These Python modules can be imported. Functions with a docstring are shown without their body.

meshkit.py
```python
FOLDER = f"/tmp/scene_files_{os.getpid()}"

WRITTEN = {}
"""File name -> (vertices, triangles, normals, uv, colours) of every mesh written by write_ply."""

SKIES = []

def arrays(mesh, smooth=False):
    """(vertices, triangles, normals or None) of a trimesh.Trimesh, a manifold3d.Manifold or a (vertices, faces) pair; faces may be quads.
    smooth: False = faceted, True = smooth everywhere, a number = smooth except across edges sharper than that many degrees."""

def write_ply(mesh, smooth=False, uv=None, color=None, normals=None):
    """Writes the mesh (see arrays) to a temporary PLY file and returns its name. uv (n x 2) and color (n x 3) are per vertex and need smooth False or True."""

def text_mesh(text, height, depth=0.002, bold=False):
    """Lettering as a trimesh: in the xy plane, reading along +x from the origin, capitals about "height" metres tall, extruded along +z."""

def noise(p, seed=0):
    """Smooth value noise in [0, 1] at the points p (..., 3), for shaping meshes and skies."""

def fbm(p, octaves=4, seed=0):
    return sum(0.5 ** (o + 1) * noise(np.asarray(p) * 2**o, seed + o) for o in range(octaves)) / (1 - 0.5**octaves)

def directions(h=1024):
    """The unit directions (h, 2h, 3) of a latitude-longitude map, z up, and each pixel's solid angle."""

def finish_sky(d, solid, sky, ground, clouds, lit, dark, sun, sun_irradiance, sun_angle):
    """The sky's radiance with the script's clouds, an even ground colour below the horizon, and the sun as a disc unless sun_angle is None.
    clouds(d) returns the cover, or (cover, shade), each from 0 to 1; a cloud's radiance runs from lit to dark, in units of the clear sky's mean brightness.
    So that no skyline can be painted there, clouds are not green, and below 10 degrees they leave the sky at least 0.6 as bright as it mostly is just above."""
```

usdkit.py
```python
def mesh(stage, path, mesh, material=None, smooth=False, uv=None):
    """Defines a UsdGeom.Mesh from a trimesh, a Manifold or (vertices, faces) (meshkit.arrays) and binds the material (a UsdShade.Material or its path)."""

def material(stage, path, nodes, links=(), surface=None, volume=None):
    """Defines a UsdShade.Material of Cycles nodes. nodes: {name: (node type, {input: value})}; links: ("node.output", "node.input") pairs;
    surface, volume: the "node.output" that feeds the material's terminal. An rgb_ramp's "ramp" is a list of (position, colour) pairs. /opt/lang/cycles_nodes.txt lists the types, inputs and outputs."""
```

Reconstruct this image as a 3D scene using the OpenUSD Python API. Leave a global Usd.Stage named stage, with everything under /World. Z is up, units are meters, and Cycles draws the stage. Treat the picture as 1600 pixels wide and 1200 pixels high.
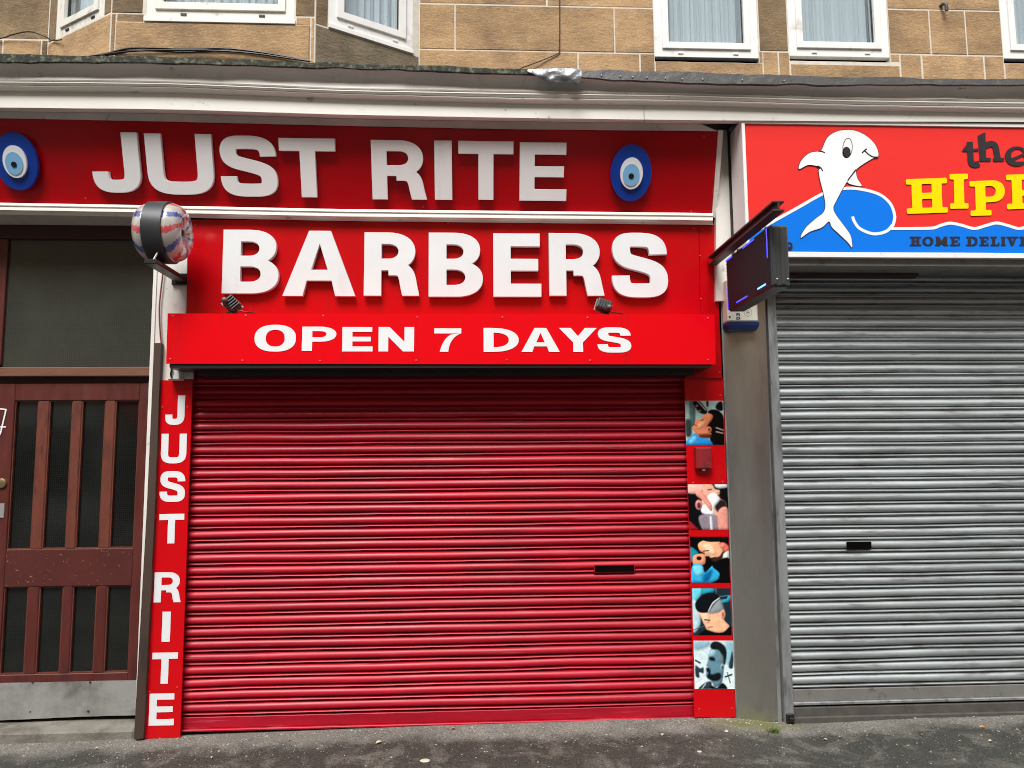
import math, random
import numpy as np, trimesh, usdkit, meshkit
import shapely
from shapely import affinity
from shapely.geometry import Polygon, LineString, Point, box as sbox
from shapely.ops import unary_union
from pxr import Usd, UsdGeom, UsdLux, UsdShade, Gf, Sdf, Vt

random.seed(7); RNG = np.random.default_rng(7)
stage = Usd.Stage.CreateInMemory()
UsdGeom.SetStageUpAxis(stage, UsdGeom.Tokens.z); UsdGeom.SetStageMetersPerUnit(stage, 1.0)
UsdGeom.Xform.Define(stage, '/World'); UsdGeom.Scope.Define(stage, '/World/Looks')

# ------------------------------------------------------------------ camera, sky, sun, exposure
EXPOSURE = 1.74
CAM = np.array([0.0, -4.75, 1.635]); FPX = 1155.0
YAW, PITCH, ROLL = (math.radians(a) for a in (2.8, 5.7, -0.45))
FW = np.array([math.sin(YAW)*math.cos(PITCH), math.cos(YAW)*math.cos(PITCH), math.sin(PITCH)])
_r = np.array([math.cos(YAW), -math.sin(YAW), 0.0]); _u = np.cross(_r, FW)
RT = _r*math.cos(ROLL) + _u*math.sin(ROLL); UP = np.cross(RT, FW)
cam = UsdGeom.Camera.Define(stage, '/World/camera')
cam.CreateHorizontalApertureAttr(36.0); cam.CreateVerticalApertureAttr(27.0)
cam.CreateFocalLengthAttr(36.0*FPX/1600); cam.CreateClippingRangeAttr(Gf.Vec2f(0.05, 2000))
cam.CreateExposureAttr(EXPOSURE)
M4 = np.eye(4); M4[0, :3] = RT; M4[1, :3] = UP; M4[2, :3] = -FW; M4[3, :3] = CAM
cam.AddTransformOp().Set(Gf.Matrix4d(*M4.ravel().tolist()))

SUN_EL, SUN_AZ = math.radians(54), math.radians(194)      # azimuth: atan2(x, y) of the direction to the sun
sun = UsdLux.DistantLight.Define(stage, '/World/sun')
sun.CreateIntensityAttr(0.4); sun.CreateAngleAttr(30.0); sun.CreateNormalizeAttr(True); sun.CreateColorAttr(Gf.Vec3f(1, .97, .93))
sd = np.array([math.sin(SUN_AZ)*math.cos(SUN_EL), math.cos(SUN_AZ)*math.cos(SUN_EL), math.sin(SUN_EL)])
zx = np.cross([0, 0, 1], sd); zx /= np.linalg.norm(zx); zy = np.cross(sd, zx)
S4 = np.eye(4); S4[0, :3] = zx; S4[1, :3] = zy; S4[2, :3] = sd
sun.AddTransformOp().Set(Gf.Matrix4d(*S4.ravel().tolist()))

sky = UsdLux.DomeLight.Define(stage, '/World/sky')
skym = usdkit.material(stage, '/World/Looks/sky_look', {
    "tc": ("texture_coordinate", {}),
    "s": ("sky_texture", {"sky_type": "single_scattering", "sun_disc": False, "sun_elevation": SUN_EL, "sun_rotation": SUN_AZ}),
    "n": ("noise_texture", {"scale": 2.2, "detail": 5, "roughness": .55}),
    "r": ("rgb_ramp", {"ramp": [(0.25, (4.6, 4.75, 5.0)), (0.8, (6.8, 6.9, 7.0))]}),
    "m": ("mix", {"fac": 0.9}), "xyz": ("separate_xyz", {}), "el": ("map_range", {"from_min": 0., "from_max": 1., "to_min": .22, "to_max": 1.15, "clamp": True}), "ec": ("combine_color", {}), "em": ("mix", {"mix_type": "multiply", "fac": 1.}),
    "b": ("background_shader", {"strength": 0.07})},
    [("tc.generated", "n.vector"), ("n.fac", "r.fac"), ("s.color", "m.color1"), ("r.color", "m.color2"), ("m.color", "em.color1"), ("tc.generated", "xyz.vector"), ("xyz.z", "el.value"), ("el.result", "ec.r"), ("el.result", "ec.g"), ("el.result", "ec.b"), ("ec.color", "em.color2"), ("em.color", "b.color")], surface="b.background")
UsdShade.MaterialBindingAPI.Apply(sky.GetPrim()).Bind(skym)
sky.GetPrim().SetCustomDataByKey('kind', 'structure')

# ------------------------------------------------------------------ frames: from a measured place to a point on a real plane
def ray(px, py):
    return FW*FPX + (px-800)*RT - (py-600)*UP

class Frame:
    """A plane with origin O and axes u, v; n = u x v points to its front."""
    def __init__(s, O, u, v):
        s.O = np.array(O, float); s.u = np.array(u, float); s.v = np.array(v, float)
        s.u /= np.linalg.norm(s.u); s.v /= np.linalg.norm(s.v); s.n = np.cross(s.u, s.v)
    def hit(s, px, py, d=0.0):
        r = ray(px, py); O = s.O + s.n*d
        p = CAM + r*(np.dot(O-CAM, s.n)/np.dot(r, s.n)) - O
        return np.array([p@s.u, p@s.v])
    def world(s, a):
        a = np.asarray(a, float)
        return s.O + a[:, :1]*s.u + a[:, 1:2]*s.v + a[:, 2:3]*s.n
    def ext(s, poly, d0, d1):
        ms = []
        for g in getattr(poly, 'geoms', [poly]):
            if g.is_empty or g.geom_type != 'Polygon' or g.area < 1e-9: continue
            m = trimesh.creation.extrude_polygon(g, d1-d0, engine='earcut')
            v = np.array(m.vertices); v[:, 2] += d0
            ms.append(trimesh.Trimesh(s.world(v), m.faces, process=False))
        return trimesh.util.concatenate(ms)
    def quad(s, pts):                       # measured corners -> polygon on the plane
        return Polygon([s.hit(*p) for p in pts])
    def rect(s, x0, y0, x1, y1):            # measured box -> level rectangle (a0, b0, a1, b1)
        xm, ym = (x0+x1)/2, (y0+y1)/2
        return s.hit(x0, ym)[0], s.hit(xm, y1)[1], s.hit(x1, ym)[0], s.hit(xm, y0)[1]

def V(y): return Frame((0, y, 0), (1, 0, 0), (0, 0, 1))
def at(px, py, y):
    a = V(y).hit(px, py); return np.array([a[0], y, a[1]])

# ------------------------------------------------------------------ mesh helpers
def cat(*ms): return trimesh.util.concatenate([m for m in ms if m is not None])
def box(x0, x1, y0, y1, z0, z1, b=0.0):
    x0, x1 = sorted((x0, x1)); y0, y1 = sorted((y0, y1)); z0, z1 = sorted((z0, z1))
    if b <= 0:
        m = trimesh.creation.box((x1-x0, y1-y0, z1-z0)); m.apply_translation(((x0+x1)/2, (y0+y1)/2, (z0+z1)/2)); return m
    b = min(b, (x1-x0)*.45, (y1-y0)*.45, (z1-z0)*.45); P = []
    for X, sx in ((x0, 1), (x1, -1)):
        for Y, sy in ((y0, 1), (y1, -1)):
            for Z, sz in ((z0, 1), (z1, -1)):
                P += [(X, Y+sy*b, Z+sz*b), (X+sx*b, Y, Z+sz*b), (X+sx*b, Y+sy*b, Z)]
    return trimesh.Trimesh(P).convex_hull
def tube(pts, r, sides=8, cap=True):
    p = np.asarray(pts, float); t = np.gradient(p, axis=0); t /= np.linalg.norm(t, axis=1, keepdims=True)+1e-12
    ref = np.where(np.abs(t[:, 2:]) < .9, [[0, 0, 1.]], [[1., 0, 0]]); a = np.cross(t, ref); a /= np.linalg.norm(a, axis=1, keepdims=True); b = np.cross(t, a)
    an = np.arange(sides)*2*np.pi/sides; r = np.broadcast_to(r, (len(p),))
    v = p[:, None]+r[:, None, None]*(np.cos(an)[None, :, None]*a[:, None]+np.sin(an)[None, :, None]*b[:, None])
    i, j = np.meshgrid(np.arange(len(p)-1), np.arange(sides), indexing='ij'); k = (j+1) % sides
    q = np.stack([i*sides+j, (i+1)*sides+j, (i+1)*sides+k, i*sides+k], -1).reshape(-1, 4)
    f = np.vstack([q[:, [0, 2, 1]], q[:, [0, 3, 2]]]); v = v.reshape(-1, 3)
    if cap:
        n = len(v); v = np.vstack([v, p[:1], p[-1:]]); j = np.arange(sides); e = (len(p)-1)*sides
        f = np.vstack([f, np.stack([np.full(sides, n), j, (j+1) % sides], 1), np.stack([np.full(sides, n+1), e+(j+1) % sides, e+j], 1)])
    m = trimesh.Trimesh(v, f, process=False); m.fix_normals(); return m
def spline(pts, n=8, closed=False):
    p = np.asarray(pts, float); o = []
    N = len(p)
    for i in range(N if closed else N-1):
        g = lambda k: p[k % N] if closed else p[min(max(k, 0), N-1)]
        a, b, c, d = g(i-1), g(i), g(i+1), g(i+2)
        for t in np.linspace(0, 1, n, endpoint=False):
            o.append(.5*((2*b)+(-a+c)*t+(2*a-5*b+4*c-d)*t*t+(-a+3*b-3*c+d)*t**3))
    if not closed: o.append(p[-1])
    return np.array(o)
def cyl(p0, p1, r, n=16): return tube(np.linspace(p0, p1, 2), r, n)
def grid(P):                                # P (rows, cols, 3) -> sheet
    R, Cc = P.shape[:2]; i, j = np.meshgrid(np.arange(R-1), np.arange(Cc-1), indexing='ij'); a = i*Cc+j
    q = np.stack([a, a+1, a+Cc+1, a+Cc], -1).reshape(-1, 4)
    return trimesh.Trimesh(P.reshape(-1, 3), np.vstack([q[:, [0, 1, 2]], q[:, [0, 2, 3]]]), process=False)
def lathe(prof, n=40):                      # prof: (r, h) revolved about x
    an = np.linspace(0, 2*np.pi, n+1)
    P = np.array([[(h, r*math.cos(a), r*math.sin(a)) for a in an] for r, h in prof]); return grid(P)

# ------------------------------------------------------------------ scene helpers
taken = {}
def numbered(base, parent='/World'):
    k = (str(parent), base); n = taken.get(k, 0); taken[k] = n+1
    return f'{parent}/{base}' + (f'_{n:03d}' if n else '')
ORIG = {}
def data(p, **kw):
    for k, v in kw.items():
        if v: p.SetCustomDataByKey(k, v)
def thing(name, label, category, loc=(0, 0, 0), group=None):
    x = UsdGeom.Xform.Define(stage, numbered(name)); x.AddTranslateOp().Set(Gf.Vec3d(*map(float, loc)))
    p = x.GetPrim(); data(p, label=label, category=category, group=group); ORIG[str(p.GetPath())] = np.array(loc, float); return p
def obj(name, mesh, mat, parent=None, smooth=False, label=None, category=None, kind=None, group=None, col=None):
    path = numbered(name, str(parent.GetPath()) if parent else '/World')
    o = np.zeros(3)
    if parent: o = ORIG[str(parent.GetPath())]
    ORIG[path] = o
    v, f, n = meshkit.arrays(mesh, smooth)
    m = usdkit.mesh(stage, path, (v-o, f), mat, smooth=False)
    if n is not None:
        m.CreateNormalsAttr(Vt.Vec3fArray.FromNumpy(n.astype(np.float32))); m.SetNormalsInterpolation('vertex')
    if col is not None:
        UsdGeom.PrimvarsAPI(m).CreatePrimvar('tint', Sdf.ValueTypeNames.Color3fArray, 'vertex').Set(Vt.Vec3fArray.FromNumpy(np.asarray(col, np.float32)))
    data(m.GetPrim(), label=label, category=category, kind=kind, group=group)
    return m.GetPrim()

# ------------------------------------------------------------------ materials
def lin(c):
    c = np.asarray(c, float)/255; return tuple(np.where(c <= .04045, c/12.92, ((c+.055)/1.055)**2.4))
MATS = {}
def mat(name, col, rough=.5, metal=0., var=.15, vscale=6., stretch=(1, 1, 1), dirt=None, dscale=3., dlo=.55, dhi=.7, bump=0., bscale=60., bdist=.004, spec=.5, coat=0., bevel=0., rvar=0., island=0., wear=None):
    """Paint, metal, stone or wood: a base colour with slow variation, dirt patches and fine relief, all in scene coordinates."""
    if name in MATS: return MATS[name]
    c = np.array(col, float)
    nd = {"g": ("geometry", {}), "mp": ("mapping", {"scale": stretch}),
          "n": ("noise_texture", {"scale": vscale, "detail": 5, "roughness": .6}),
          "r": ("rgb_ramp", {"ramp": [(.25, tuple(c*(1-var))), (.75, tuple(np.minimum(c*(1+var), .95)))]}),
          "p": ("principled_bsdf", {"roughness": rough, "metallic": metal, "specular_ior_level": spec, "coat_weight": coat})}
    lk = [("g.position", "mp.vector"), ("mp.vector", "n.vector"), ("n.fac", "r.fac")]
    out = "r.color"
    if island:
        nd["oi"] = ("object_info", {}); nd["omr"] = ("map_range", {"from_min": 0., "from_max": 1., "to_min": 1-island, "to_max": 1+island})
        nd["ocm"] = ("mix", {"mix_type": "multiply", "fac": 1.0}); nd["occ"] = ("combine_color", {})
        lk += [("oi.random", "omr.value"), ("omr.result", "occ.r"), ("omr.result", "occ.g"), ("omr.result", "occ.b"), (out, "ocm.color1"), ("occ.color", "ocm.color2")]; out = "ocm.color"
    if dirt is not None:
        nd["dn"] = ("noise_texture", {"scale": dscale, "detail": 8, "roughness": .68}); nd["dr"] = ("map_range", {"from_min": dlo, "from_max": dhi, "to_min": 0., "to_max": 1., "clamp": True})
        nd["dm"] = ("mix", {"color2": tuple(dirt)})
        lk += [("mp.vector", "dn.vector"), ("dn.fac", "dr.value"), ("dr.result", "dm.fac"), (out, "dm.color1")]; out = "dm.color"
    if wear is not None:
        wc, wst, wlo, whi, wamt = wear
        nd["wmp"] = ("mapping", {"scale": wst}); nd["wn"] = ("noise_texture", {"scale": 1.0, "detail": 7, "roughness": .62}); nd["wr"] = ("map_range", {"from_min": wlo, "from_max": whi, "to_min": 0., "to_max": wamt, "clamp": True}); nd["wm"] = ("mix", {"color2": tuple(wc)})
        lk += [("g.position", "wmp.vector"), ("wmp.vector", "wn.vector"), ("wn.fac", "wr.value"), ("wr.result", "wm.fac"), (out, "wm.color1")]; out = "wm.color"
    lk.append((out, "p.base_color"))
    if rvar:
        nd["rr"] = ("map_range", {"from_min": .3, "from_max": .7, "to_min": max(rough-rvar, .03), "to_max": rough+rvar, "clamp": True}); lk += [("n.fac", "rr.value"), ("rr.result", "p.roughness")]
    nrm = None
    if bevel:
        nd["bv"] = ("bevel", {"radius": bevel, "samples": 4}); nrm = "bv.bevel"
    if bump:
        nd["bn"] = ("noise_texture", {"scale": bscale, "detail": 4, "roughness": .6}); nd["b"] = ("bump", {"strength": bump, "distance": bdist})
        lk += [("mp.vector", "bn.vector"), ("bn.fac", "b.height")]
        if nrm: lk.append((nrm, "b.normal"))
        nrm = "b.normal"
    if nrm: lk.append((nrm, "p.normal"))
    MATS[name] = usdkit.material(stage, '/World/Looks/'+name, nd, lk, surface="p.BSDF"); return MATS[name]

RED = (.58, .0006, .0045); REDS = (.385, .003, .018)
m_red = mat('red_panel', RED, rough=.22, spec=.3, var=.05, vscale=1.5, bump=.05, bscale=3, bdist=.02)
m_redname = mat('name_panel_red', (.46, .0006, .004), rough=.24, spec=.3, var=.05, vscale=1.5, bump=.05, bscale=3, bdist=.02, wear=((.20, .012, .012), (9, 3, .7), .57, .78, .5))  # deeper copy of the red, with the cornice shade put into its colour
m_redbox = mat('housing_red', (.72, .0006, .006), rough=.24, spec=.3, var=.03, vscale=1.5, bump=.05, bscale=3, bdist=.02, wear=((.20, .012, .012), (9, 3, .7), .57, .78, .5))  # brighter copy of the red, the stronger light on the housing put into its colour
m_redfas = mat('fascia_red', (.42, .0006, .004), rough=.2, spec=.35, var=.06, vscale=1.2, bump=.05, bscale=2, bdist=.02, wear=((.20, .012, .012), (9, 3, .7), .57, .78, .5))  # darker copy of the red, shade of the leaning face put into its colour
m_redstrip = mat('red_strip', RED, rough=.28, spec=.35, var=.04, vscale=3, dirt=lin((190, 45, 45)), dscale=5, dlo=.66, dhi=.8, wear=((.22, .03, .03), (7, 3, 1.2), .58, .74, .55))
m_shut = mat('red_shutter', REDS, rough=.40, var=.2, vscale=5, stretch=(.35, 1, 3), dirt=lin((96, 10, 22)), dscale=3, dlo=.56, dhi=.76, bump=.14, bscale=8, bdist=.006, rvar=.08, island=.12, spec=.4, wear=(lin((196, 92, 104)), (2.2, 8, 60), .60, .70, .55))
m_letter = mat('white_letter', (.87, .88, .89), rough=.35, var=.04, vscale=4, bevel=.003, wear=((.5, .49, .47), (9, 3, 1.5), .60, .8, .4))  # white lifted in colour to make up for the weak light on the fascia
m_letter2 = mat('toned_down_letter', (.70, .725, .74), rough=.35, var=.05, vscale=4, bevel=.003, wear=((.5, .5, .48), (9, 3, 1.5), .60, .8, .4))  # the same white, toned down in colour against the stronger light on BARBERS
m_vinyl = mat('white_vinyl', (.78, .80, .82), rough=.3, var=.01)
m_white = mat('white_paint', (.74, .725, .68), rough=.5, var=.06, vscale=5, stretch=(1, 1, 1), dirt=lin((120, 112, 100)), dscale=9, dlo=.61, dhi=.74, bump=.2, bscale=30, bdist=.003)
m_cream = mat('cornice_paint', (.76, .745, .69), rough=.45, var=.07, vscale=3, stretch=(.6, 1, 1), dirt=lin((84, 78, 68)), dscale=14, dlo=.635, dhi=.72, bump=.12, bscale=18, bdist=.003)
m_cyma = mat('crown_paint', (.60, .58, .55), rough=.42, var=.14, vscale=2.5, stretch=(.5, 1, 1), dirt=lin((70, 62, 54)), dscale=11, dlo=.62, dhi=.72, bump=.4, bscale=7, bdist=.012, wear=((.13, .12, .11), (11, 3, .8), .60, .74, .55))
m_strip = mat('grey_beige_board', (.50, .48, .43), rough=.6, var=.12, dirt=lin((80, 74, 64)), dscale=10, dlo=.6, dhi=.75, bump=.3)  # soffit boards, a duller grey-beige than the white timber
m_lead = mat('lead', (.055, .055, .055), rough=.5, var=.35, vscale=9, dirt=lin((92, 96, 84)), dscale=14, dlo=.56, dhi=.68, bump=.6, bscale=22, bdist=.008)
m_leadlite = mat('new_lead', (.22, .23, .24), rough=.35, metal=.6, var=.4, vscale=14, bump=.7, bscale=14, bdist=.012)
m_moss = mat('mossy_felt', (.030, .032, .024), rough=.95, var=.5, vscale=25, dirt=(.14, .16, .11), dscale=25, dlo=.5, dhi=.65, bump=.9, bscale=60, bdist=.01)
m_black = mat('black_plastic', (.012, .012, .013), rough=.4, var=.2)
m_cable = mat('black_cable', (.015, .015, .017), rough=.35, var=.2)
m_rustcable = mat('rusty_cable', lin((120, 62, 48)), rough=.7, var=.25)
m_brown = mat('brown_trunking', lin((66, 50, 42)), rough=.6, var=.15, vscale=8, stretch=(1, 1, .2), dirt=lin((36, 30, 27)), dscale=6)
m_door = mat('brown_door', lin((86, 36, 31)), rough=.42, var=.2, vscale=4, stretch=(3, 1, .5), dirt=lin((62, 28, 25)), dscale=5, dlo=.5, dhi=.72, bump=.18, bscale=20, rvar=.08)
m_doorscr = mat('scratched_door', lin((80, 34, 30)), rough=.45, var=.2, vscale=4, dirt=lin((168, 132, 116)), dscale=42, dlo=.63, dhi=.68, bump=.2, bscale=20)
m_doorlite = mat('worn_brown_door', lin((104, 52, 38)), rough=.5, var=.2, vscale=6, stretch=(2, 1, .6), dirt=lin((76, 36, 30)), dscale=9, dlo=.5, dhi=.7, bump=.2, bscale=30)
m_transom = mat('worn_transom', lin((112, 74, 56)), rough=.55, var=.15, stretch=(.3, 1, 3), dirt=lin((80, 46, 36)), dscale=7)
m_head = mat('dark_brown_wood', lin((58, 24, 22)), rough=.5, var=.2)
m_kick = mat('kick_plate', (.36, .36, .35), rough=.55, metal=.35, var=.2, vscale=3, dirt=lin((95, 92, 86)), dscale=3, dlo=.45, dhi=.7, bump=.15, bscale=30)
m_steel = mat('steel_cladding', (.52, .51, .47), rough=.27, metal=.92, var=.05, vscale=2, stretch=(2, 2, .5), rvar=.05, bump=.03, bscale=160, dirt=(.26, .25, .22), dscale=1.5, dlo=.5, dhi=.8)
m_guide = mat('guide_rail', (.29, .305, .31), rough=.5, metal=.4, var=.2, vscale=6, stretch=(2, 2, .4), dirt=lin((84, 84, 82)), dscale=7, dlo=.5, dhi=.7, bump=.15)
m_galv = mat('galvanised_slat', (.43, .465, .475), rough=.35, metal=.62, var=.16, vscale=5, stretch=(.4, 1, 3), dirt=lin((110, 110, 106)), dscale=6, dlo=.55, dhi=.75, bump=.1, bscale=12, rvar=.08, island=.14, wear=(lin((84, 82, 78)), (3, 8, 22), .58, .72, .7))
m_galvbar = mat('shutter_foot', (.21, .205, .19), rough=.6, metal=.3, var=.15, dirt=lin((72, 68, 60)), dscale=8, bump=.3, bscale=120)
m_sill = mat('threshold', (.075, .068, .06), rough=.8, var=.3, vscale=14, dirt=lin((96, 88, 76)), dscale=18, dlo=.6, dhi=.8, bump=.5, bscale=90)
m_conc = mat('concrete_step', (.19, .178, .152), rough=.9, var=.25, vscale=7, dirt=lin((84, 78, 68)), dscale=5, dlo=.48, dhi=.66, bump=.6, bscale=50, bdist=.008)
m_mortar = mat('pointing', (.60, .56, .48), rough=.9, var=.15, vscale=20, bump=.3)
m_upvc = mat('white_frame', (.80, .80, .785), rough=.3, var=.03, vscale=5, dirt=lin((176, 172, 158)), dscale=6, dlo=.58, dhi=.8, bevel=.004)
m_upvcold = mat('weathered_frame', (.72, .71, .65), rough=.4, var=.05, vscale=5, dirt=lin((150, 138, 104)), dscale=8, dlo=.56, dhi=.72, bevel=.004)
m_gasket = mat('gasket', (.02, .02, .02), rough=.6)
m_dark = mat('dark_void', (.0025, .002, .002), rough=1., spec=.05)
m_blue = mat('blue_disc', lin((10, 56, 150)), rough=.3, var=.03)
m_lblue = mat('light_blue_iris', lin((126, 184, 226)), rough=.3, var=.02)
m_black2 = mat('black_print', lin((14, 16, 20)), rough=.4)
m_fred = mat('sign_red', lin((226, 50, 48)), rough=.25, var=.03, vscale=1.5)
m_fblue = mat('sign_blue', lin((0, 116, 226)), rough=.25, var=.02, vscale=1.5)
m_fwhite = mat('sign_white', (.84, .85, .86), rough=.25, var=.01)
m_fyel = mat('sign_yellow', lin((255, 214, 0)), rough=.25, var=.01)
m_fblk = mat('sign_black', lin((46, 44, 50)), rough=.3)
m_signframe = mat('sign_frame', (.80, .80, .79), rough=.35, var=.03, dirt=lin((150, 150, 146)), dscale=12, dlo=.62, dhi=.75, bevel=.003)
m_ledcase = mat('led_case', lin((62, 65, 66)), rough=.4, var=.15, metal=.2, bevel=.004)
m_ledarm = mat('led_arm', lin((62, 42, 38)), rough=.5, var=.25, bevel=.003)
m_louvre = mat('led_louvre', lin((34, 32, 40)), rough=.5, var=.1)
m_alarm = mat('alarm_white', (.74, .72, .62), rough=.35, var=.06, bevel=.006)
m_alarmblue = mat('alarm_blue', lin((20, 42, 92)), rough=.3)
m_drum = mat('drum_black', lin((46, 49, 53)), rough=.42, var=.15, bevel=.004, dirt=lin((80, 82, 86)), dscale=14, dlo=.66, dhi=.75)
m_screw = mat('screw_head', (.55, .5, .48), rough=.35, metal=.7)
m_redscrew = mat('painted_screw', lin((214, 60, 66)), rough=.3)
m_key = mat('key_switch', lin((140, 24, 32)), rough=.5, var=.2, dirt=lin((92, 30, 30)), dscale=20, bevel=.004)
m_ebox = mat('electric_box', (.70, .69, .66), rough=.45, var=.06, dirt=lin((90, 84, 76)), dscale=30, dlo=.6, dhi=.7, bevel=.003)
m_brass = mat('brass', (.42, .33, .18), rough=.35, metal=.9, var=.2)
m_curtain = usdkit.material(stage, '/World/Looks/net_curtain', {"d": ("diffuse_bsdf", {"color": (.74, .80, .84)}), "t": ("translucent_bsdf", {"color": (.74, .80, .84)}), "m": ("mix_closure", {"fac": .25})},
    [("d.BSDF", "m.closure1"), ("t.BSDF", "m.closure2")], surface="m.closure")
m_glass = usdkit.material(stage, '/World/Looks/window_glass', {"t": ("transparent_bsdf", {"color": (.93, .96, .97)}), "g": ("glossy_bsdf", {"color": (1, 1, 1), "roughness": .01}), "f": ("layer_weight", {"blend": .5}), "pw": ("math", {"math_type": "power", "value2": 4.}), "ma": ("math", {"math_type": "multiply_add", "value2": .85, "value3": .05}), "m": ("mix_closure", {})},
    [("f.facing", "pw.value1"), ("pw.value", "ma.value1"), ("ma.value", "m.fac"), ("t.BSDF", "m.closure1"), ("g.BSDF", "m.closure2")], surface="m.closure")
def wired(name, base, wire, pitch, rough):
    return usdkit.material(stage, '/World/Looks/'+name, {
        "g": ("geometry", {}), "mp": ("mapping", {"rotation": (math.pi/2, 0, 0)}),
        "b": ("brick_texture", {"offset": 0., "scale": 1., "brick_width": pitch, "row_height": pitch, "mortar_size": pitch*.11, "mortar_smooth": .5, "color1": base, "color2": base, "mortar": wire}),
        "n": ("noise_texture", {"scale": 3.5, "detail": 6, "roughness": .6}), "dr": ("map_range", {"from_min": .45, "from_max": .75, "to_min": 0., "to_max": .5, "clamp": True}),
        "dm": ("mix", {"color2": tuple(np.array(wire)*1.15)}), "wn": ("noise_texture", {"scale": 2.5, "detail": 2}), "bp": ("bump", {"strength": .12, "distance": .01}),
        "p": ("principled_bsdf", {"roughness": rough, "specular_ior_level": .5})},
        [("g.position", "mp.vector"), ("mp.vector", "b.vector"), ("g.position", "n.vector"), ("n.fac", "dr.value"), ("dr.result", "dm.fac"), ("b.color", "dm.color1"), ("dm.color", "p.base_color"), ("g.position", "wn.vector"), ("wn.fac", "bp.height"), ("bp.normal", "p.normal")], surface="p.BSDF")
m_fan = wired('dusty_wired_glass', (.030, .033, .028), (.052, .056, .047), .0127, .14)
m_pane = wired('dark_wired_glass', (.005, .0055, .005), (.016, .017, .015), .0127, .10)
def stone(name, col, dark):
    return usdkit.material(stage, '/World/Looks/'+name, {
        "g": ("geometry", {}), "mp": ("mapping", {"scale": (1, 1, 2.2), "rotation": (0, .3, .0)}), "oi": ("object_info", {}),
        "n": ("noise_texture", {"scale": 3.2, "detail": 6, "roughness": .62}), "r": ("rgb_ramp", {"ramp": [(.3, tuple(np.array(col)*.78)), (.5, col), (.72, tuple(np.array(col)*1.2))]}),
        "omr": ("map_range", {"from_min": 0., "from_max": 1., "to_min": .82, "to_max": 1.3}), "cc": ("combine_color", {}), "om": ("mix", {"mix_type": "multiply", "fac": 1.}),
        "sn": ("noise_texture", {"scale": 2.1, "detail": 7, "roughness": .7}), "sr": ("map_range", {"from_min": .44, "from_max": .70, "to_min": 0., "to_max": .85, "clamp": True}), "sm": ("mix", {"color2": dark}),
        "f": ("noise_texture", {"scale": 95, "detail": 3, "roughness": .7}), "fr": ("map_range", {"from_min": .3, "from_max": .7, "to_min": .72, "to_max": 1.25}), "fc": ("combine_color", {}), "fm": ("mix", {"mix_type": "multiply", "fac": 1.}),
        "w": ("noise_texture", {"scale": 28, "detail": 5, "roughness": .65}), "b": ("bump", {"strength": .6, "distance": .010}),
        "p": ("principled_bsdf", {"roughness": .92, "specular_ior_level": .2})},
        [("g.position", "mp.vector"), ("mp.vector", "n.vector"), ("n.fac", "r.fac"), ("oi.random", "omr.value"), ("omr.result", "cc.r"), ("omr.result", "cc.g"), ("omr.result", "cc.b"), ("r.color", "om.color1"), ("cc.color", "om.color2"),
         ("g.position", "sn.vector"), ("sn.fac", "sr.value"), ("sr.result", "sm.fac"), ("om.color", "sm.color1"), ("mp.vector", "f.vector"), ("f.fac", "fr.value"), ("fr.result", "fc.r"), ("fr.result", "fc.g"), ("fr.result", "fc.b"), ("sm.color", "fm.color1"), ("fc.color", "fm.color2"), ("fm.color", "p.base_color"),
         ("mp.vector", "w.vector"), ("w.fac", "b.height"), ("b.normal", "p.normal")], surface="p.BSDF")
m_stone = stone('sandstone', (.40, .262, .142), (.15, .105, .065))
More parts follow.
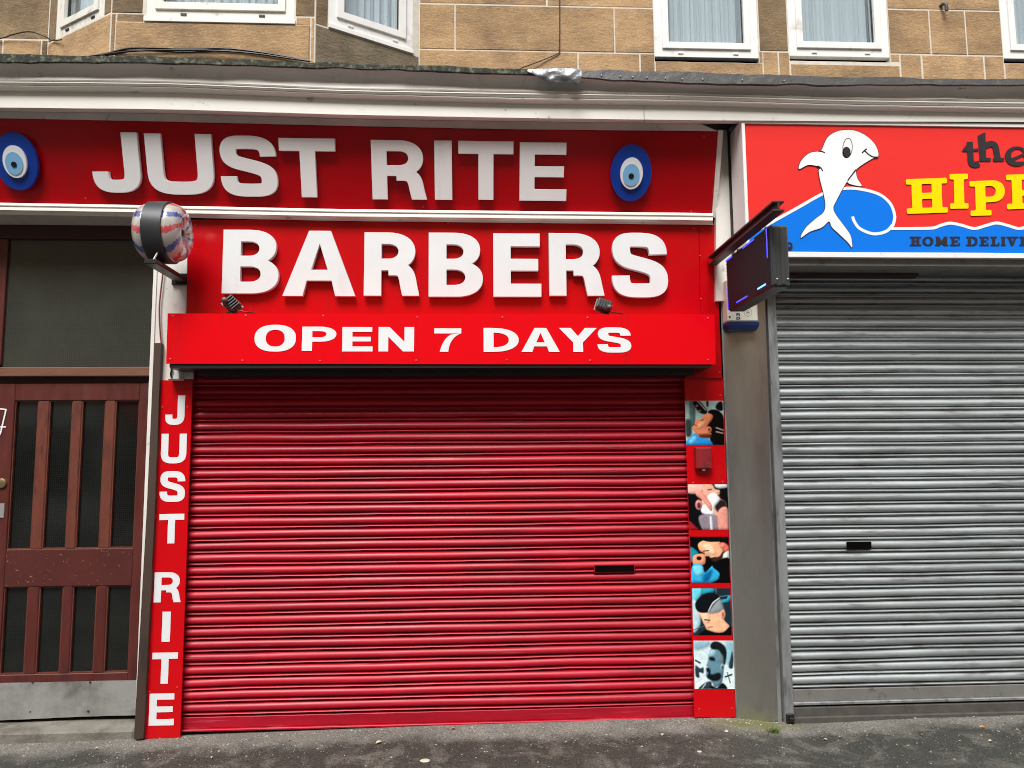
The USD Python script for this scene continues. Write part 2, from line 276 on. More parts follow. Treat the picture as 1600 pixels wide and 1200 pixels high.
m_stonedk = stone('sooty_sandstone', (.235, .165, .095), (.075, .058, .04))
m_render = stone('grey_render', (.155, .125, .085), (.07, .06, .045))

# asphalt: dry near the wall, damp further out, moss by the steel pilaster
m_asph = usdkit.material(stage, '/World/Looks/asphalt', {
    "g": ("geometry", {}), "n": ("noise_texture", {"scale": 2.3, "detail": 6, "roughness": .6}), "r": ("rgb_ramp", {"ramp": [(.3, (.12, .113, .10)), (.7, (.20, .188, .165))]}),
    "xyz": ("separate_xyz", {}), "dn": ("noise_texture", {"scale": 3.4, "detail": 7, "roughness": .62}),
    "da": ("math", {"math_type": "multiply_add", "value2": .42, "value3": -.21}), "ds": ("math", {"math_type": "add"}), "dr": ("map_range", {"from_min": -.15, "from_max": -.29, "to_min": 0., "to_max": 1., "clamp": True}),
    "dm": ("mix", {"mix_type": "mix", "color2": (.037, .0375, .032)}), "dfac": ("math", {"math_type": "multiply", "value2": .93}),
    "sp": ("voronoi_texture", {"scale": 75}) if False else ("noise_texture", {"scale": 170, "detail": 2, "roughness": .6}), "pn": ("noise_texture", {"scale": 5.5, "detail": 8, "roughness": .68, "distortion": .6}), "pr": ("map_range", {"from_min": .50, "from_max": .66, "to_min": 0., "to_max": .5, "clamp": True}), "pm": ("mix", {"color2": (.215, .20, .17)}), "sr": ("map_range", {"from_min": .64, "from_max": .74, "to_min": 0., "to_max": .6, "clamp": True}), "sm": ("mix", {"color2": (.36, .34, .30)}),
    "gn": ("noise_texture", {"scale": 95, "detail": 4, "roughness": .75}), "gr": ("map_range", {"from_min": .34, "from_max": .66, "to_min": .4, "to_max": 1.65}), "gc": ("combine_color", {}), "gm": ("mix", {"mix_type": "multiply", "fac": 1.}),
    "mx": ("math", {"math_type": "subtract", "value2": 1.70}), "mxx": ("math", {"math_type": "absolute"}), "my": ("math", {"math_type": "add", "value2": .10}), "myy": ("math", {"math_type": "absolute"}),
    "mys": ("math", {"math_type": "multiply_add", "value2": 2.6}), "mnn": ("noise_texture", {"scale": 14, "detail": 6, "roughness": .7}), "mna": ("math", {"math_type": "multiply_add", "value2": 1.0}), "mr": ("map_range", {"from_min": .95, "from_max": .58, "to_min": 0., "to_max": .9, "clamp": True}), "mm": ("mix", {"color2": (.12, .125, .035)}),
    "b": ("bump", {"strength": .8, "distance": .006}), "b2": ("bump", {"strength": .5, "distance": .02}),
    "rr": ("map_range", {"from_min": 0., "from_max": 1., "to_min": .92, "to_max": .55}),
    "p": ("principled_bsdf", {"roughness": .9, "specular_ior_level": .35})},
    [("g.position", "n.vector"), ("n.fac", "r.fac"), ("g.position", "xyz.vector"), ("g.position", "dn.vector"), ("dn.fac", "da.value1"), ("da.value", "ds.value1"), ("xyz.y", "ds.value2"), ("ds.value", "dr.value"), ("dr.result", "dfac.value1"), ("dfac.value", "dm.fac"), ("r.color", "dm.color1"),
     ("g.position", "gn.vector"), ("gn.fac", "gr.value"), ("gr.result", "gc.r"), ("gr.result", "gc.g"), ("gr.result", "gc.b"), ("g.position", "pn.vector"), ("pn.fac", "pr.value"), ("pr.result", "pm.fac"), ("dm.color", "pm.color1"), ("pm.color", "gm.color1"), ("gc.color", "gm.color2"),
     ("g.position", "sp.vector"), ("sp.fac", "sr.value"), ("sr.result", "sm.fac"), ("gm.color", "sm.color1"),
     ("xyz.x", "mx.value1"), ("mx.value", "mxx.value1"), ("xyz.y", "my.value1"), ("my.value", "myy.value1"), ("myy.value", "mys.value1"), ("mxx.value", "mys.value3"), ("g.position", "mnn.vector"), ("mnn.fac", "mna.value1"), ("mys.value", "mna.value3"), ("mna.value", "mr.value"), ("mr.result", "mm.fac"), ("sm.color", "mm.color1"), ("mm.color", "p.base_color"),
     ("gn.fac", "b.height"), ("n.fac", "b2.height"), ("b2.normal", "b.normal"), ("b.normal", "p.normal"), ("dr.result", "rr.value"), ("rr.result", "p.roughness")], surface="p.BSDF")
m_road = mat('road_asphalt', (.11, .108, .104), rough=.85, var=.25, vscale=3, bump=.4, bscale=80)
m_kerb = mat('kerb_stone', (.24, .23, .21), rough=.85, var=.2, bump=.3)
m_tint = usdkit.material(stage, '/World/Looks/printed_photo', {"a": ("attribute", {"attribute": "tint"}), "p": ("principled_bsdf", {"roughness": .3, "specular_ior_level": .2})}, [("a.color", "p.base_color")], surface="p.BSDF")
m_led = usdkit.material(stage, '/World/Looks/led_blue', {"e": ("emission", {"color": (.06, .05, 1.0), "strength": .9})}, [], surface="e.emission")
m_led2 = usdkit.material(stage, '/World/Looks/led_pale', {"e": ("emission", {"color": (.1, .3, 1.0), "strength": 1.2})}, [], surface="e.emission")

# ------------------------------------------------------------------ ground
GX = [-200, -4, -2.02, -.25, 1.49, 1.72, 1.96, 3.47, 6, 200]; GZ = [-.06, -.06, -.030, -.002, .008, .000, -.022, .002, .02, .02]
def gz(x, y):
    x = np.asarray(x, float); y = np.asarray(y, float)
    z = np.interp(x, GX, GZ)*np.clip(1+y/3., 0, 1) + .012*np.minimum(y, 0)
    P = np.stack([x*2.2, y*2.2, 0*x], -1); Q = np.stack([x*9, y*9, 0*x+3], -1)
    return z + (meshkit.noise(P, 3)-.5)*.022*np.clip(-y*6, 0, 1) + (meshkit.noise(Q, 5)-.5)*.006*np.clip(-y*8+.3, 0, 1)
xs = np.concatenate([np.linspace(-40, -4.2, 12), np.linspace(-4, 5, 260), np.linspace(5.2, 40, 12)]); ys = np.concatenate([np.linspace(.6, .03, 6), np.linspace(0, -1.1, 60), np.linspace(-1.2, -3.0, 10)])
Yg, Xg = np.meshgrid(ys, xs, indexing='ij')
obj('pavement', grid(np.stack([Xg, Yg, gz(Xg, Yg)], -1)[:, ::-1]), m_asph, smooth=True, kind='structure')
obj('kerb', box(-40, 40, -3.14, -3.0, -.3, -.035, .01), m_kerb, kind='structure')
obj('road', grid(np.array([[(-300, -300, -.16), (300, -300, -.16)], [(-300, 300, -.16), (300, 300, -.16)]], float)), m_road, kind='structure')

# ------------------------------------------------------------------ lettering
def bez(p0, *cs, n=10):
    o = [p0]
    for i in range(0, len(cs), 3):
        a, b, c, d = np.array(o[-1], float), *[np.array(q, float) for q in cs[i:i+3]]
        for t in np.linspace(0, 1, n+1)[1:]: o.append(tuple(a*(1-t)**3+3*b*t*(1-t)**2+3*c*t*t*(1-t)+d*t**3))
    return o
def stroke(pts, t): return LineString(pts).buffer(t/2, cap_style='flat', join_style='mitre')
def bowl(x0, y0, x1, y1, k=.5):
    h = (y1-y0)/2; w = min((x1-x0)*.95, h*1.15); xm = x1-w
    return Polygon([(x0, y0), (xm, y0)] + bez((xm, y0), (xm+w*.62, y0), (x1, y0+h*.38), (x1, y0+h), (x1, y1-h*.38), (xm+w*.62, y1), (xm, y1))[1:] + [(x0, y1)])
def glyph(ch, W, t):
    h = t/2; s = t*.98
    if ch == 'I': return sbox(0, 0, W, 1)
    if ch == 'T': return unary_union([sbox(0, 1-t, W, 1), sbox(W/2-h, 0, W/2+h, 1)])
    if ch == 'E': return unary_union([sbox(0, 0, t, 1), sbox(0, 0, W, t*.95), sbox(0, .5-t*.42, W*.94, .5+t*.45), sbox(0, 1-t*.95, W*.98, 1)])
    if ch == 'N': return unary_union([sbox(0, 0, t*.95, 1), sbox(W-t*.95, 0, W, 1), Polygon([(0, 1), (t*1.08, 1), (W, 0), (W-t*1.08, 0)])])
    if ch == 'Y': return unary_union([sbox(W/2-h, 0, W/2+h, .45), Polygon([(0, 1), (t*1.2, 1), (W/2+h, .42), (W/2+h, .36), (W/2-h, .36), (W/2-h, .40)]), Polygon([(W, 1), (W-t*1.2, 1), (W/2-h, .42), (W/2-h, .36), (W/2+h, .36), (W/2+h, .40)])])
    if ch == 'A': return Polygon([(0, 0), (t*1.1, 0), (t*1.1+(W/2-t*1.1)*.235, .235), (W-t*1.1-(W/2-t*1.1)*.235, .235), (W-t*1.1, 0), (W, 0), (W/2+t*.60, 1), (W/2-t*.60, 1)]).difference(Polygon([(t*1.1+(W/2-t*.9)*.40, .40), (W-t*1.1-(W/2-t*.9)*.40, .40), (W/2, .80)]))
    if ch == '7': return unary_union([sbox(0, 1-t, W, 1), Polygon(bez((W, 1-t), (W*.72, .68), (W*.55, .4), (W*.52, 0)) + [(W*.52-t*1.0, 0)] + bez((W*.52-t*1.0, 0), (W*.28, .35), (W*.42, .62), (W-t*1.2, 1-t*1.2)))])
    if ch == 'D': return bowl(0, 0, W, 1).difference(bowl(t, t*.92, W-t, 1-t*.92))
    if ch == 'O':
        a = np.linspace(0, 2*np.pi, 61)[:-1]; e = 2/2.35
        se = lambda rx, ry: Polygon([(W/2+rx*np.sign(math.cos(q))*abs(math.cos(q))**e, .5+ry*np.sign(math.sin(q))*abs(math.sin(q))**e) for q in a])
        return se(W/2, .51).difference(se(W/2-t, .51-t*.9))
    if ch == 'P': return unary_union([sbox(0, 0, t, 1), bowl(0, .38, W, 1).difference(bowl(t, .38+t*.85, W-t*.98, 1-t*.85))])
    if ch == 'B':
        return unary_union([bowl(0, .46, W*.95, 1), bowl(0, 0, W, .56)]).difference(bowl(t, .5+t*.42, W*.95-t*.95, 1-t*.85)).difference(bowl(t, t*.85, W-t, .5-t*.36))
    if ch == 'R':
        leg = stroke(bez((W*.45, .5-t*.35), (W*.74, .5-t*.30), (W*.78, .40), (W*.82, .20), (W*.84, .1), (W*.86, .05), (W*.90, -.12)), t*.98)
        return unary_union([sbox(0, 0, t, 1), bowl(0, .40, W*.95, 1).difference(bowl(t, .40+t*.85, W*.95-t*.98, 1-t*.85)), leg]).intersection(sbox(0, 0, W*1.02, 1))
    if ch == 'U': return stroke([(h, 1)] + bez((h, .36), (h, .13), (W*.24, h), (W*.5, h), (W*.76, h), (W-h, .13), (W-h, .36)) + [(W-h, 1)], t)
    if ch == 'J': return stroke([(W-h, 1)] + bez((W-h, .34), (W-h, .15), (W*.73, h), (W*.49, h), (W*.22, h), (h, .15), (h, .35)), t)
    if ch == 'S':
        return stroke(bez((W-h*1.05, .665), (W-h*1.05, .86), (W*.72, 1-h), (W*.5, 1-h), (W*.25, 1-h), (h*1.1, .90), (h*1.1, .735), (h*1.1, .575), (W*.30, .560), (W*.5, .515), (W*.74, .46), (W-h, .43), (W-h, .27), (W-h, .11), (W*.75, h), (W*.5, h), (W*.25, h), (h, .12), (h, .335), n=14), t)
def fit(poly, rc):
    a0, b0, a1, b1 = rc; x0, y0, x1, y1 = poly.bounds
    return affinity.affine_transform(poly, [(a1-a0)/(x1-x0), 0, 0, (b1-b0)/(y1-y0), a0-x0*(a1-a0)/(x1-x0), b0-y0*(b1-b0)/(y1-y0)])
def letters(parent, F, text, boxes, k, t, d0, d1, material, even=True):
    rcs = [F.rect(*b) for b in boxes]
    for ch, rc in zip(text, rcs):
        W = (rc[2]-rc[0])/(rc[3]-rc[1])/k
        obj('letter', F.ext(fit(glyph(ch, W, t), rc), d0, d1), material, parent)
def screws(parent, F, pts, d, material, r=.0075):
    for p in pts:
        a = F.hit(*p); c = F.world(np.array([[a[0], a[1], d]]))[0]
        obj('screw', tube([c-F.n*.001, c+F.n*.0025, c+F.n*.004], [r, r, r*.55], 10), material, parent, smooth=40)

# ------------------------------------------------------------------ upper floor: sandstone tenement
WY = .06
ten = thing('stone_tenement', 'brown sandstone upper floor with white windows above the shop cornice', 'building', (0, WY, 3.9))
top = 6.6
def wallquad(px0, px1, py0=None): return at(px0, 60, WY)[0], at(px1, 60, WY)[0]
xA = at(76, 62, WY)[0]; xE = at(655, 62, WY)[0]; zb = 3.9
# plan of the bay: A (wall) - B - C - E (wall)
BY = -.30
xB, xC = at(172, 60, BY)[0], at(492, 60, BY)[0]
A, B, C_, E_ = np.array([xA, WY]), np.array([xB, BY]), np.array([xC, BY]), np.array([xE, WY])
FA = Frame((A[0], A[1], 0), (*(B-A), 0), (0, 0, 1)); FB = Frame((B[0], B[1], 0), (1, 0, 0), (0, 0, 1)); FC = Frame((C_[0], C_[1], 0), (*(E_-C_), 0), (0, 0, 1)); FW_ = Frame((0, WY, 0), (1, 0, 0), (0, 0, 1))
LA, LB, LC = np.linalg.norm(B-A), np.linalg.norm(C_-B), np.linalg.norm(E_-C_)
def window(F, a0, b0, a1, b1, frame_mat, fw=.055, sash=.045, recess=.0, curtain=True, vents=((.2,), (.8,)), label=None, curtmat=None):
    """A white framed window of its own: frame, sash, pane and net curtain; a, b are its corners on the frame F."""
    ring = sbox(a0, b0, a1, b1).difference(sbox(a0+fw, b0+fw*1.05, a1-fw, b1-fw)); ins = sbox(a0+fw, b0+fw*1.05, a1-fw, b1-fw)
    sr = ins.difference(ins.buffer(-sash, join_style='mitre')); gl = ins.buffer(-sash+.006, join_style='mitre')
    w = obj('window', F.ext(ring, -.07-recess, .0-recess), frame_mat, ten, label=label)
    obj('sash', F.ext(sr, -.06-recess, .012-recess), frame_mat, w)
    obj('gasket', F.ext(gl.difference(gl.buffer(-.010, join_style='mitre')), -.03-recess, -.012-recess), m_gasket, w)
    obj('pane', F.ext(gl, -.036-recess, -.032-recess), m_glass, w)
    for f in (.25, .78):
        aa = a0+(a1-a0)*f; obj('drain_cap', F.ext(sbox(aa-.018, b0+fw*.40, aa+.018, b0+fw*.40+.012), -recess, .006-recess), m_gasket if frame_mat is m_upvcold else m_upvc, w)
    if curtain:
        n = int((a1-a0)/.006); aa = np.linspace(a0+.03, a1-.03, n); ph = np.cumsum(np.random.default_rng(int(abs(a0+F.O[0])*1000)).uniform(.35, 1.0, n))
        dd = -.11-recess+.012*np.sin(ph*.9)+.006*np.sin(ph*2.3)
        P = np.array([F.world(np.stack([aa, np.full(n, z), dd], 1)) for z in (b0+.02, b1-.02)])
        obj('net_curtain', grid(P), m_curtain, w, smooth=True)
    # dark room behind
    obj('room_back', F.ext(sbox(a0+.004, b0+.004, a1-.004, b1-.004), -.50-recess, -.40-recess), m_dark, w)
def stone_at(F, a0, b0, a1, b1, m, j=.0040, proud=None):
    pr = RNG.uniform(.0015, .0045) if proud is None else proud
    g = sbox(a0+j, b0+j, a1-j, b1-j)
    g0 = F.ext(g, -.09, pr-.004); g1 = g.buffer(-.004, join_style='mitre')
    p0 = np.array(g.exterior.coords)[:4]; p1 = np.array(g1.exterior.coords)[:4]
    P = [(*p, pr-.004) for p in p0] + [(*p, pr) for p in p1] + [(*p, -.09) for p in p0]
    return obj('stone', trimesh.Trimesh(F.world(np.array(P))).convex_hull, m, ten)
def cells(F, xs_, zs_, m, skip=()):
    for i in range(len(xs_)-1):
        for k in range(len(zs_)-1):
            if (i, k) not in skip: stone_at(F, xs_[i], zs_[k], xs_[i+1], zs_[k+1], m)
H = lambda F, px, py: F.hit(px, py)
# right-hand flat wall: courses measured on the stones
z_lo = H(FW_, 840, 80.5)[1]; z_mid = H(FW_, 840, 9.5)[1]; z_hi = z_mid+.30; z0 = 3.35+CAM[2]-1.635
zr_lo = H(FW_, 1480, 86)[1]; zr_mid = H(FW_, 1480, 16.2)[1]
X = lambda px, py=50: H(FW_, px, py)[0]
w1 = (X(1022), H(FW_, 1100, 89)[1], X(1184), top-.6); w2 = (X(1232), H(FW_, 1310, 88)[1], X(1388), top-.6); w3 = (X(1565), H(FW_, 1640, 92)[1], X(1725), top-.6)
zb = H(FW_, 800, 130)[1]
sil = .035
mort = unary_union([sbox(xE, zb-.5, X(2300), top)])
for w_ in (w1, w2, w3): mort = mort.difference(sbox(w_[0], w_[1]-sil-.004, w_[2], w_[3]))
obj('pointing', FW_.ext(mort, -.09, .0004), m_mortar, ten)
for z_a, z_b, xsx in ((z_lo, z_mid, (655, 711, 960, 1022)), (z_mid, z_hi, (655, 855, 1022)), (zb-.12, z_lo, (655, 902, 999, 1022))):
    for a_, b_ in zip(xsx[:-1], xsx[1:]): stone_at(FW_, X(a_), z_a, X(b_), z_b, m_stone)
z_c = z_hi
while z_c < top-.3:
    for a_, b_ in ((655, 800), (800, 1022)): stone_at(FW_, X(a_), z_c, X(b_), z_c+.3, m_stone)
    z_c += .3
# below and between the windows
for a_, b_ in ((1022, 1190), (1190, 1214), (1214, 1232), (1232, 1403)): stone_at(FW_, X(a_), zb-.12, X(b_), min(w1[1], w2[1])-sil if a_ in (1022, 1232) else zr_lo, m_stone)
stone_at(FW_, w1[2]+.005, zr_lo, w2[0]-.005, top-.6, m_stonedk)
for a_, b_ in ((1403, 1437), (1437, 1534), (1534, 1565)): stone_at(FW_, X(a_), zb-.12, X(b_), zr_lo, m_stone)
for a_, b_ in ((1388, 1453), (1453, 1509), (1509, 1565)): stone_at(FW_, X(a_), zr_lo, X(b_), zr_mid, m_stone)
stone_at(FW_, X(1388), zr_mid, X(1565), zr_mid+.3, m_stone); stone_at(FW_, X(1388), zr_mid+.3, X(1565), top-.6, m_stonedk)
stone_at(FW_, X(1565), zb-.12, X(1725), w3[1]-sil, m_stone); stone_at(FW_, X(1725), zb-.12, X(2300), zr_lo, m_stone); stone_at(FW_, X(1725), zr_lo, X(2300), top-.6, m_stone)
for w_ in (w1, w2, w3):
    obj('sill_shadow_gap', FW_.ext(sbox(w_[0]+.004, w_[1]-sil, w_[2]-.004, w_[1]-.002), -.08, -.045), m_dark, ten)  # near-black strip standing in for the shadow under the window frame
    window(FW_, *w_, m_upvc, recess=.005)
    stone_at(FW_, w_[0]-.1, top-.6, w_[2]+.1, top, m_stone)
for a_, b_ in ((xE, w1[0]-.1), (w1[2]+.1, w2[0]-.1), (w2[2]+.1, w3[0]-.1), (w3[2]+.1, X(2300))):
    if b_-a_ > .03: stone_at(FW_, a_, top-.6 if a_ != xE else z_c, b_, top, m_stone)
stone_at(FW_, w2[2]+.002, w2[1]-sil, X(1403), zr_lo, m_stone, j=.002); stone_at(FW_, w1[2]+.002, w1[1]-sil, X(1190), zr_lo, m_stone, j=.002); stone_at(FW_, X(1018), w1[1]-sil, w1[0]-.002, z_lo, m_stone, j=.001) if False else None
# left wall beside the bay
zl = H(FW_, 30, 62)[1]
mortl = sbox(X(-500), zb-.5, xA, top); obj('pointing', FW_.ext(mortl, -.09, .0004), m_mortar, ten)
stone_at(FW_, X(-500), zb-.2, X(6), zl, m_stone); stone_at(FW_, X(6), zb-.2, X(66), zl, m_stone); stone_at(FW_, X(66), zb-.2, xA, zl+.0, m_stonedk)
stone_at(FW_, X(-500), zl, X(-80), top, m_stonedk); stone_at(FW_, X(-80), zl, xA-.0, top, m_stonedk)
# bay: three faces, each with a window
zs = H(FB, 340, 25)[1]; zbb = at(340, 91, -.44)[2]-.02; wB = (H(FB, 229, 20)[0], H(FB, 340, 30.5)[1], H(FB, 460, 20)[0], top-.6)
zBj = H(FB, 480, 27)[1]
for F, L, w_, m in ((FB, LB, wB, m_stone), ):
    face = sbox(0, zbb, L, top).difference(sbox(*w_)); obj('pointing', F.ext(face, -.09, .0004), m_mortar, ten)
j1, j2 = H(FB, 181, 50)[0], H(FB, 485, 60)[0]
stone_at(FB, 0, zbb, j1, zBj, m_stonedk); stone_at(FB, j1, zbb, j2, wB[1]-.03, m_stone, proud=.012); stone_at(FB, j2, zbb, LB, zBj, m_stone)
stone_at(FB, 0, zBj, wB[0]-.02, top-.6, m_stonedk); stone_at(FB, wB[2]+.004, zBj, LB, top-.6, m_stonedk)
stone_at(FB, 0, top-.6, LB, top, m_stone)
stone_at(FB, j1, wB[1]-.03, wB[0]-.012, zBj, m_stonedk, j=.002); stone_at(FB, wB[2]+.012, wB[1]-.03, j2, zBj, m_stone, j=.002)
obj('window_board', FB.ext(sbox(wB[0]-.01, wB[1]-.028, wB[2]+.01, wB[1]-.002), -.08, .018), m_upvcold, ten)
window(FB, *wB, m_upvcold, recess=.0, label='weathered white window with yellowed lower frame')
aC0, aC1 = H(FC, 513, 30)[0], H(FC, 645, 60)[0]; bC = H(FC, 640, 77)[1]
wC = (max(aC0, .03), bC, min(aC1, LC-.01), top-.6)
face = sbox(0, zbb, LC, top).difference(sbox(*wC)); obj('pointing', FC.ext(face, -.09, .0004), m_mortar, ten)
stone_at(FC, .0, zbb, LC, wC[1]-.032, m_render, proud=.004); stone_at(FC, 0, top-.6, LC, top, m_stone); stone_at(FC, 0, wC[1]-.03, wC[0], top-.6, m_stonedk, j=.002)
obj('window_board', FC.ext(sbox(wC[0], wC[1]-.030, wC[2], wC[1]-.002), -.08, .014), m_upvc, ten)
window(FC, *wC, m_upvc)
aA0, aA1 = H(FA, 89, 30)[0], H(FA, 163, 20)[0]; bA = H(FA, 95, 58)[1]
wA = (max(aA0, .02), bA, min(aA1, LA-.03), top-.6)
face = sbox(0, zbb, LA, top).difference(sbox(*wA)); obj('pointing', FA.ext(face, -.09, .0004), m_mortar, ten)
stone_at(FA, 0, zbb, LA, wA[1]-.004, m_stone); stone_at(FA, wA[2], wA[1], LA, top-.6, m_stonedk, j=.002); stone_at(FA, 0, top-.6, LA, top, m_stone); stone_at(FA, 0, wA[1], wA[0], top-.6, m_stonedk, j=.001)
window(FA, *wA, m_upvcold)
obj('wall_core', cat(box(-6, 8, WY+.6, WY+.9, 2.2, top+2.5), box(-6, xA, WY+.095, WY+.6, top-.02, top+.4), box(-6, 8, WY, WY+.6, top+.02, top+2.5)), m_stonedk, ten)
# short iron pin in the stone between the right-hand windows
p0 = at(1470, 11, WY); pin = obj('iron_pin', tube(spline([p0+[-.004, .0, .005], p0+[.0, -.03, .004], p0+[.008, -.045, -.01], p0+[.010, -.045, -.055]], 4), [.012]*13, 8), m_lead, ten, smooth=50)

# ------------------------------------------------------------------ shop cornice: swept rows measured at seven stations
ST = [-260, 0, 266, 533, 800, 1066, 1333, 1600, 1860]
ROW = {  # name: (depth, rows)
 'fl_top': (-.44, [82, 85, 89, 98, 107, 112, 120.7, 124, 128]), 'fl_bot': (-.445, [93, 95.6, 97.5, 106, 114, 130, 131.7, 133, 137]),
 'cy_bot': (-.39, [122, 124, 126.5, 137.5, 142, 145.5, 153.3, 156.7, 160]), 'bd_top': (-.388, [125.5, 127.5, 130, 141, 145.5, 149, 157, 160, 163]), 'bd_bot': (-.36, [138, 139.7, 142, 152.5, 160, 163, 170.5, 175, 178]),
 'fa_top': (-.34, [141, 143.5, 146, 154.5, 163, 165, 173, 177, 180]), 'fa_bot': (-.34, [165, 168, 170.6, 179, 184, 187.5, 189.5, 190.5, 192]),
 'so_back': (-.235, [171, 174.5, 177.5, 185.5, 190, 193, 195, 196, 198]), 'st_bot': (-.215, [181, 184.7, 190, 196.5, 202, 204.5, 207, 208, 210])}
NS = 60
def row(name, extra=0.0, dz=0.0, wob=0.0, seed=1):
    y, py = ROW[name]; pts = np.array([at(s, p, y) for s, p in zip(ST, py)])
    xs_ = np.linspace(pts[0, 0], pts[-1, 0], NS*3); z = np.interp(xs_, pts[:, 0], pts[:, 2])
    k = np.ones(9)/9; z = np.convolve(np.pad(z, 4, mode='edge'), k, 'valid')
    nz = (meshkit.noise(np.stack([xs_*6, 0*xs_, 0*xs_], -1), seed)-.5)*wob + (meshkit.noise(np.stack([xs_*22, 0*xs_, 0*xs_], -1), seed+7)-.5)*wob*.5
    return np.stack([xs_, np.full_like(xs_, y+extra), z+dz+nz], 1)
cor = thing('shop_cornice', 'long white painted moulded cornice under the sandstone wall with dark weathered lip', 'cornice', (0, -.3, 3.6))
def loft(rows): return grid(np.array(rows)[:, :])
def blend(a, b, f, dy=0., dz=0.): r = a*(1-f)+b*f; r = r.copy(); r[:, 1] += dy; r[:, 2] += dz; return r
ft, fb, cb = row('fl_top', wob=.012), row('fl_bot', wob=.010, seed=4), row('cy_bot')
back = ft.copy(); back[:, 1] = WY-.002; back[:, 2] = ft[:, 2]+.06
left = ft[:, 0] < at(872, 110, -.45)[0]; right = ~left
lip = fb.copy(); lip[:, 1] += .05
for sel, nm, m in ((left, 'felt_lip', m_moss), (right, 'lead_flashing', m_lead)):
    obj(nm, cat(loft([r[sel] for r in (lip, fb, ft, back)])), m, cor, smooth=35, label='dark mossy felt edge' if sel is left else 'nailed dark lead edge')
f2 = fb.copy(); f2[:, 1] += .012; f2[:, 2] += .004
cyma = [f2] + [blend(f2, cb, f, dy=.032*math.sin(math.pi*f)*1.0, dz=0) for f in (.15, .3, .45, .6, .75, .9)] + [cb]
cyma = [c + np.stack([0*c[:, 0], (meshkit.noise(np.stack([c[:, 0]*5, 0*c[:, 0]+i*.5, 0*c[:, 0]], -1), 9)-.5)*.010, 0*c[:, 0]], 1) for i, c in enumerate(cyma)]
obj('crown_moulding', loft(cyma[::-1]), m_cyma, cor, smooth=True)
bt, bb, fat, fab, sob, stb = (row(n) for n in ('bd_top', 'bd_bot', 'fa_top', 'fa_bot', 'so_back', 'st_bot'))
prof = [cb, blend(cb, bt, .5, dy=.012), bt]
for f, d in ((.06, -.002), (.16, -.008), (.30, -.006), (.40, .004), (.48, .009), (.54, .006), (.58, -.006), (.68, -.013), (.82, -.013), (.92, -.006), (1.0, .004)): prof.append(blend(bt, bb, f, dy=d))
prof.append(blend(bb, fat, .5, dy=.012))
prof.append(fat)
obj('bead_moulding', loft(prof[::-1]), m_cream, cor, smooth=30)
jx = at(1004, 175, -.34)[0]; jx2 = at(1153, 190, -.295)[0]
kx_ = int(np.searchsorted(fat[:, 0], jx))
for sl_ in (slice(0, kx_+1), slice(kx_, None)):
    g = [r[sl_].copy() for r in (fat, fab, sob)]
    if sl_.start: 
        for r in g: r[0, 0] += .003
    obj('fascia_board', loft(g[::-1]), m_cream, cor)
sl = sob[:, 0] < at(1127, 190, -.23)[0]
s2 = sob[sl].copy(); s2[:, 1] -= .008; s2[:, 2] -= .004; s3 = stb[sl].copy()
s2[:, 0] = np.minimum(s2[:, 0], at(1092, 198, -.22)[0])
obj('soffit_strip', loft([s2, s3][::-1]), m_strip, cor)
# bright patch of newer lead folded over the lip
pc = np.array([[at(x, y, d*.25-.335) for x, y in r] for r, d in (([(826, 108), (845, 107.5), (870, 106.5), (892, 107), (908, 107.5)], -.44), ([(824, 111), (846, 112), (868, 114), (890, 113), (909, 115)], -.47), ([(829, 114), (848, 120), (868, 121.5), (888, 122), (908, 124)], -.478), ([(834, 116), (848, 124), (868, 127.5), (884, 125), (903, 131)], -.462), ([(836, 117), (850, 126), (868, 129), (886, 128), (900, 133)], -.445))])
pf = np.array([spline(r, 5) for r in pc]); pf = np.array([spline(pf[:, i], 4) for i in range(pf.shape[1])]).transpose(1, 0, 2)
pf += (meshkit.noise(pf*28, 2)[..., None]-.5)*.022*np.array([0, 1, .5])
obj('lead_patch', grid(pf[::-1]), m_leadlite, cor, smooth=True, label='crumpled bright lead patch folded over the lip')
for px in (940, 969, 988, 1011, 1040, 1066, 1098, 1160, 1225):
    py = np.interp(px, ST, ROW['fl_top'][1])*.35+np.interp(px, ST, ROW['fl_bot'][1])*.65
    c = at(px, py, -.447); obj('nail', trimesh.creation.icosphere(1, .005).apply_translation(c), m_screw, cor, smooth=True)

# cables resting on the lip, one thin cable down the stone
cab = thing('cable_bundle', 'loose bundle of black cables lying on the cornice below the bay window', 'cables', at(300, 80, -.36))
for k in range(5):
    dy = -.36+.018*(k % 3); h = [0, 2, 3.5, 5, 1][k]
    pts = [at(140+6*k, 88-k*.3, dy), at(170+5*k, 84-h, dy), at(215, 79.5-h*.9, dy-.01), at(290, 78.5-h+k, dy), at(350, 80-h*.8, dy), at(400, 84-h*.6, dy), at(450, 91-h*.4, dy), at(485, 96, dy)]
    obj('cable', tube(spline(pts, 6), .0055, 8), m_cable, cab, smooth=50)
c1 = thing('wall_cable', 'thin dark cable running down the sandstone between bay and right windows', 'cable', at(875, 80, WY))
obj('cable', tube(np.array(list(spline([at(874, -60, WY-.012), at(874.5, 30, WY-.012), at(874, 76, WY-.012), at(872, 83, WY-.012), at(845, 95, WY-.02), at(818, 105, WY-.05), at(812, 108, WY-.12)], 6))), .004, 8), m_cable, c1, smooth=50)
c2 = thing('looped_cable', 'thin black cable looped over the stone left of the bay', 'cable', at(40, 55, WY))
obj('cable', tube(spline([at(-60, 66, WY-.02), at(0, 60, WY-.02), at(20, 54, WY-.03), at(46, 49.5, WY-.05), at(68, 56, WY-.06), at(82, 63, WY-.05), at(96, 62, WY-.13)], 6), .0042, 8), m_cable, c2, smooth=50)

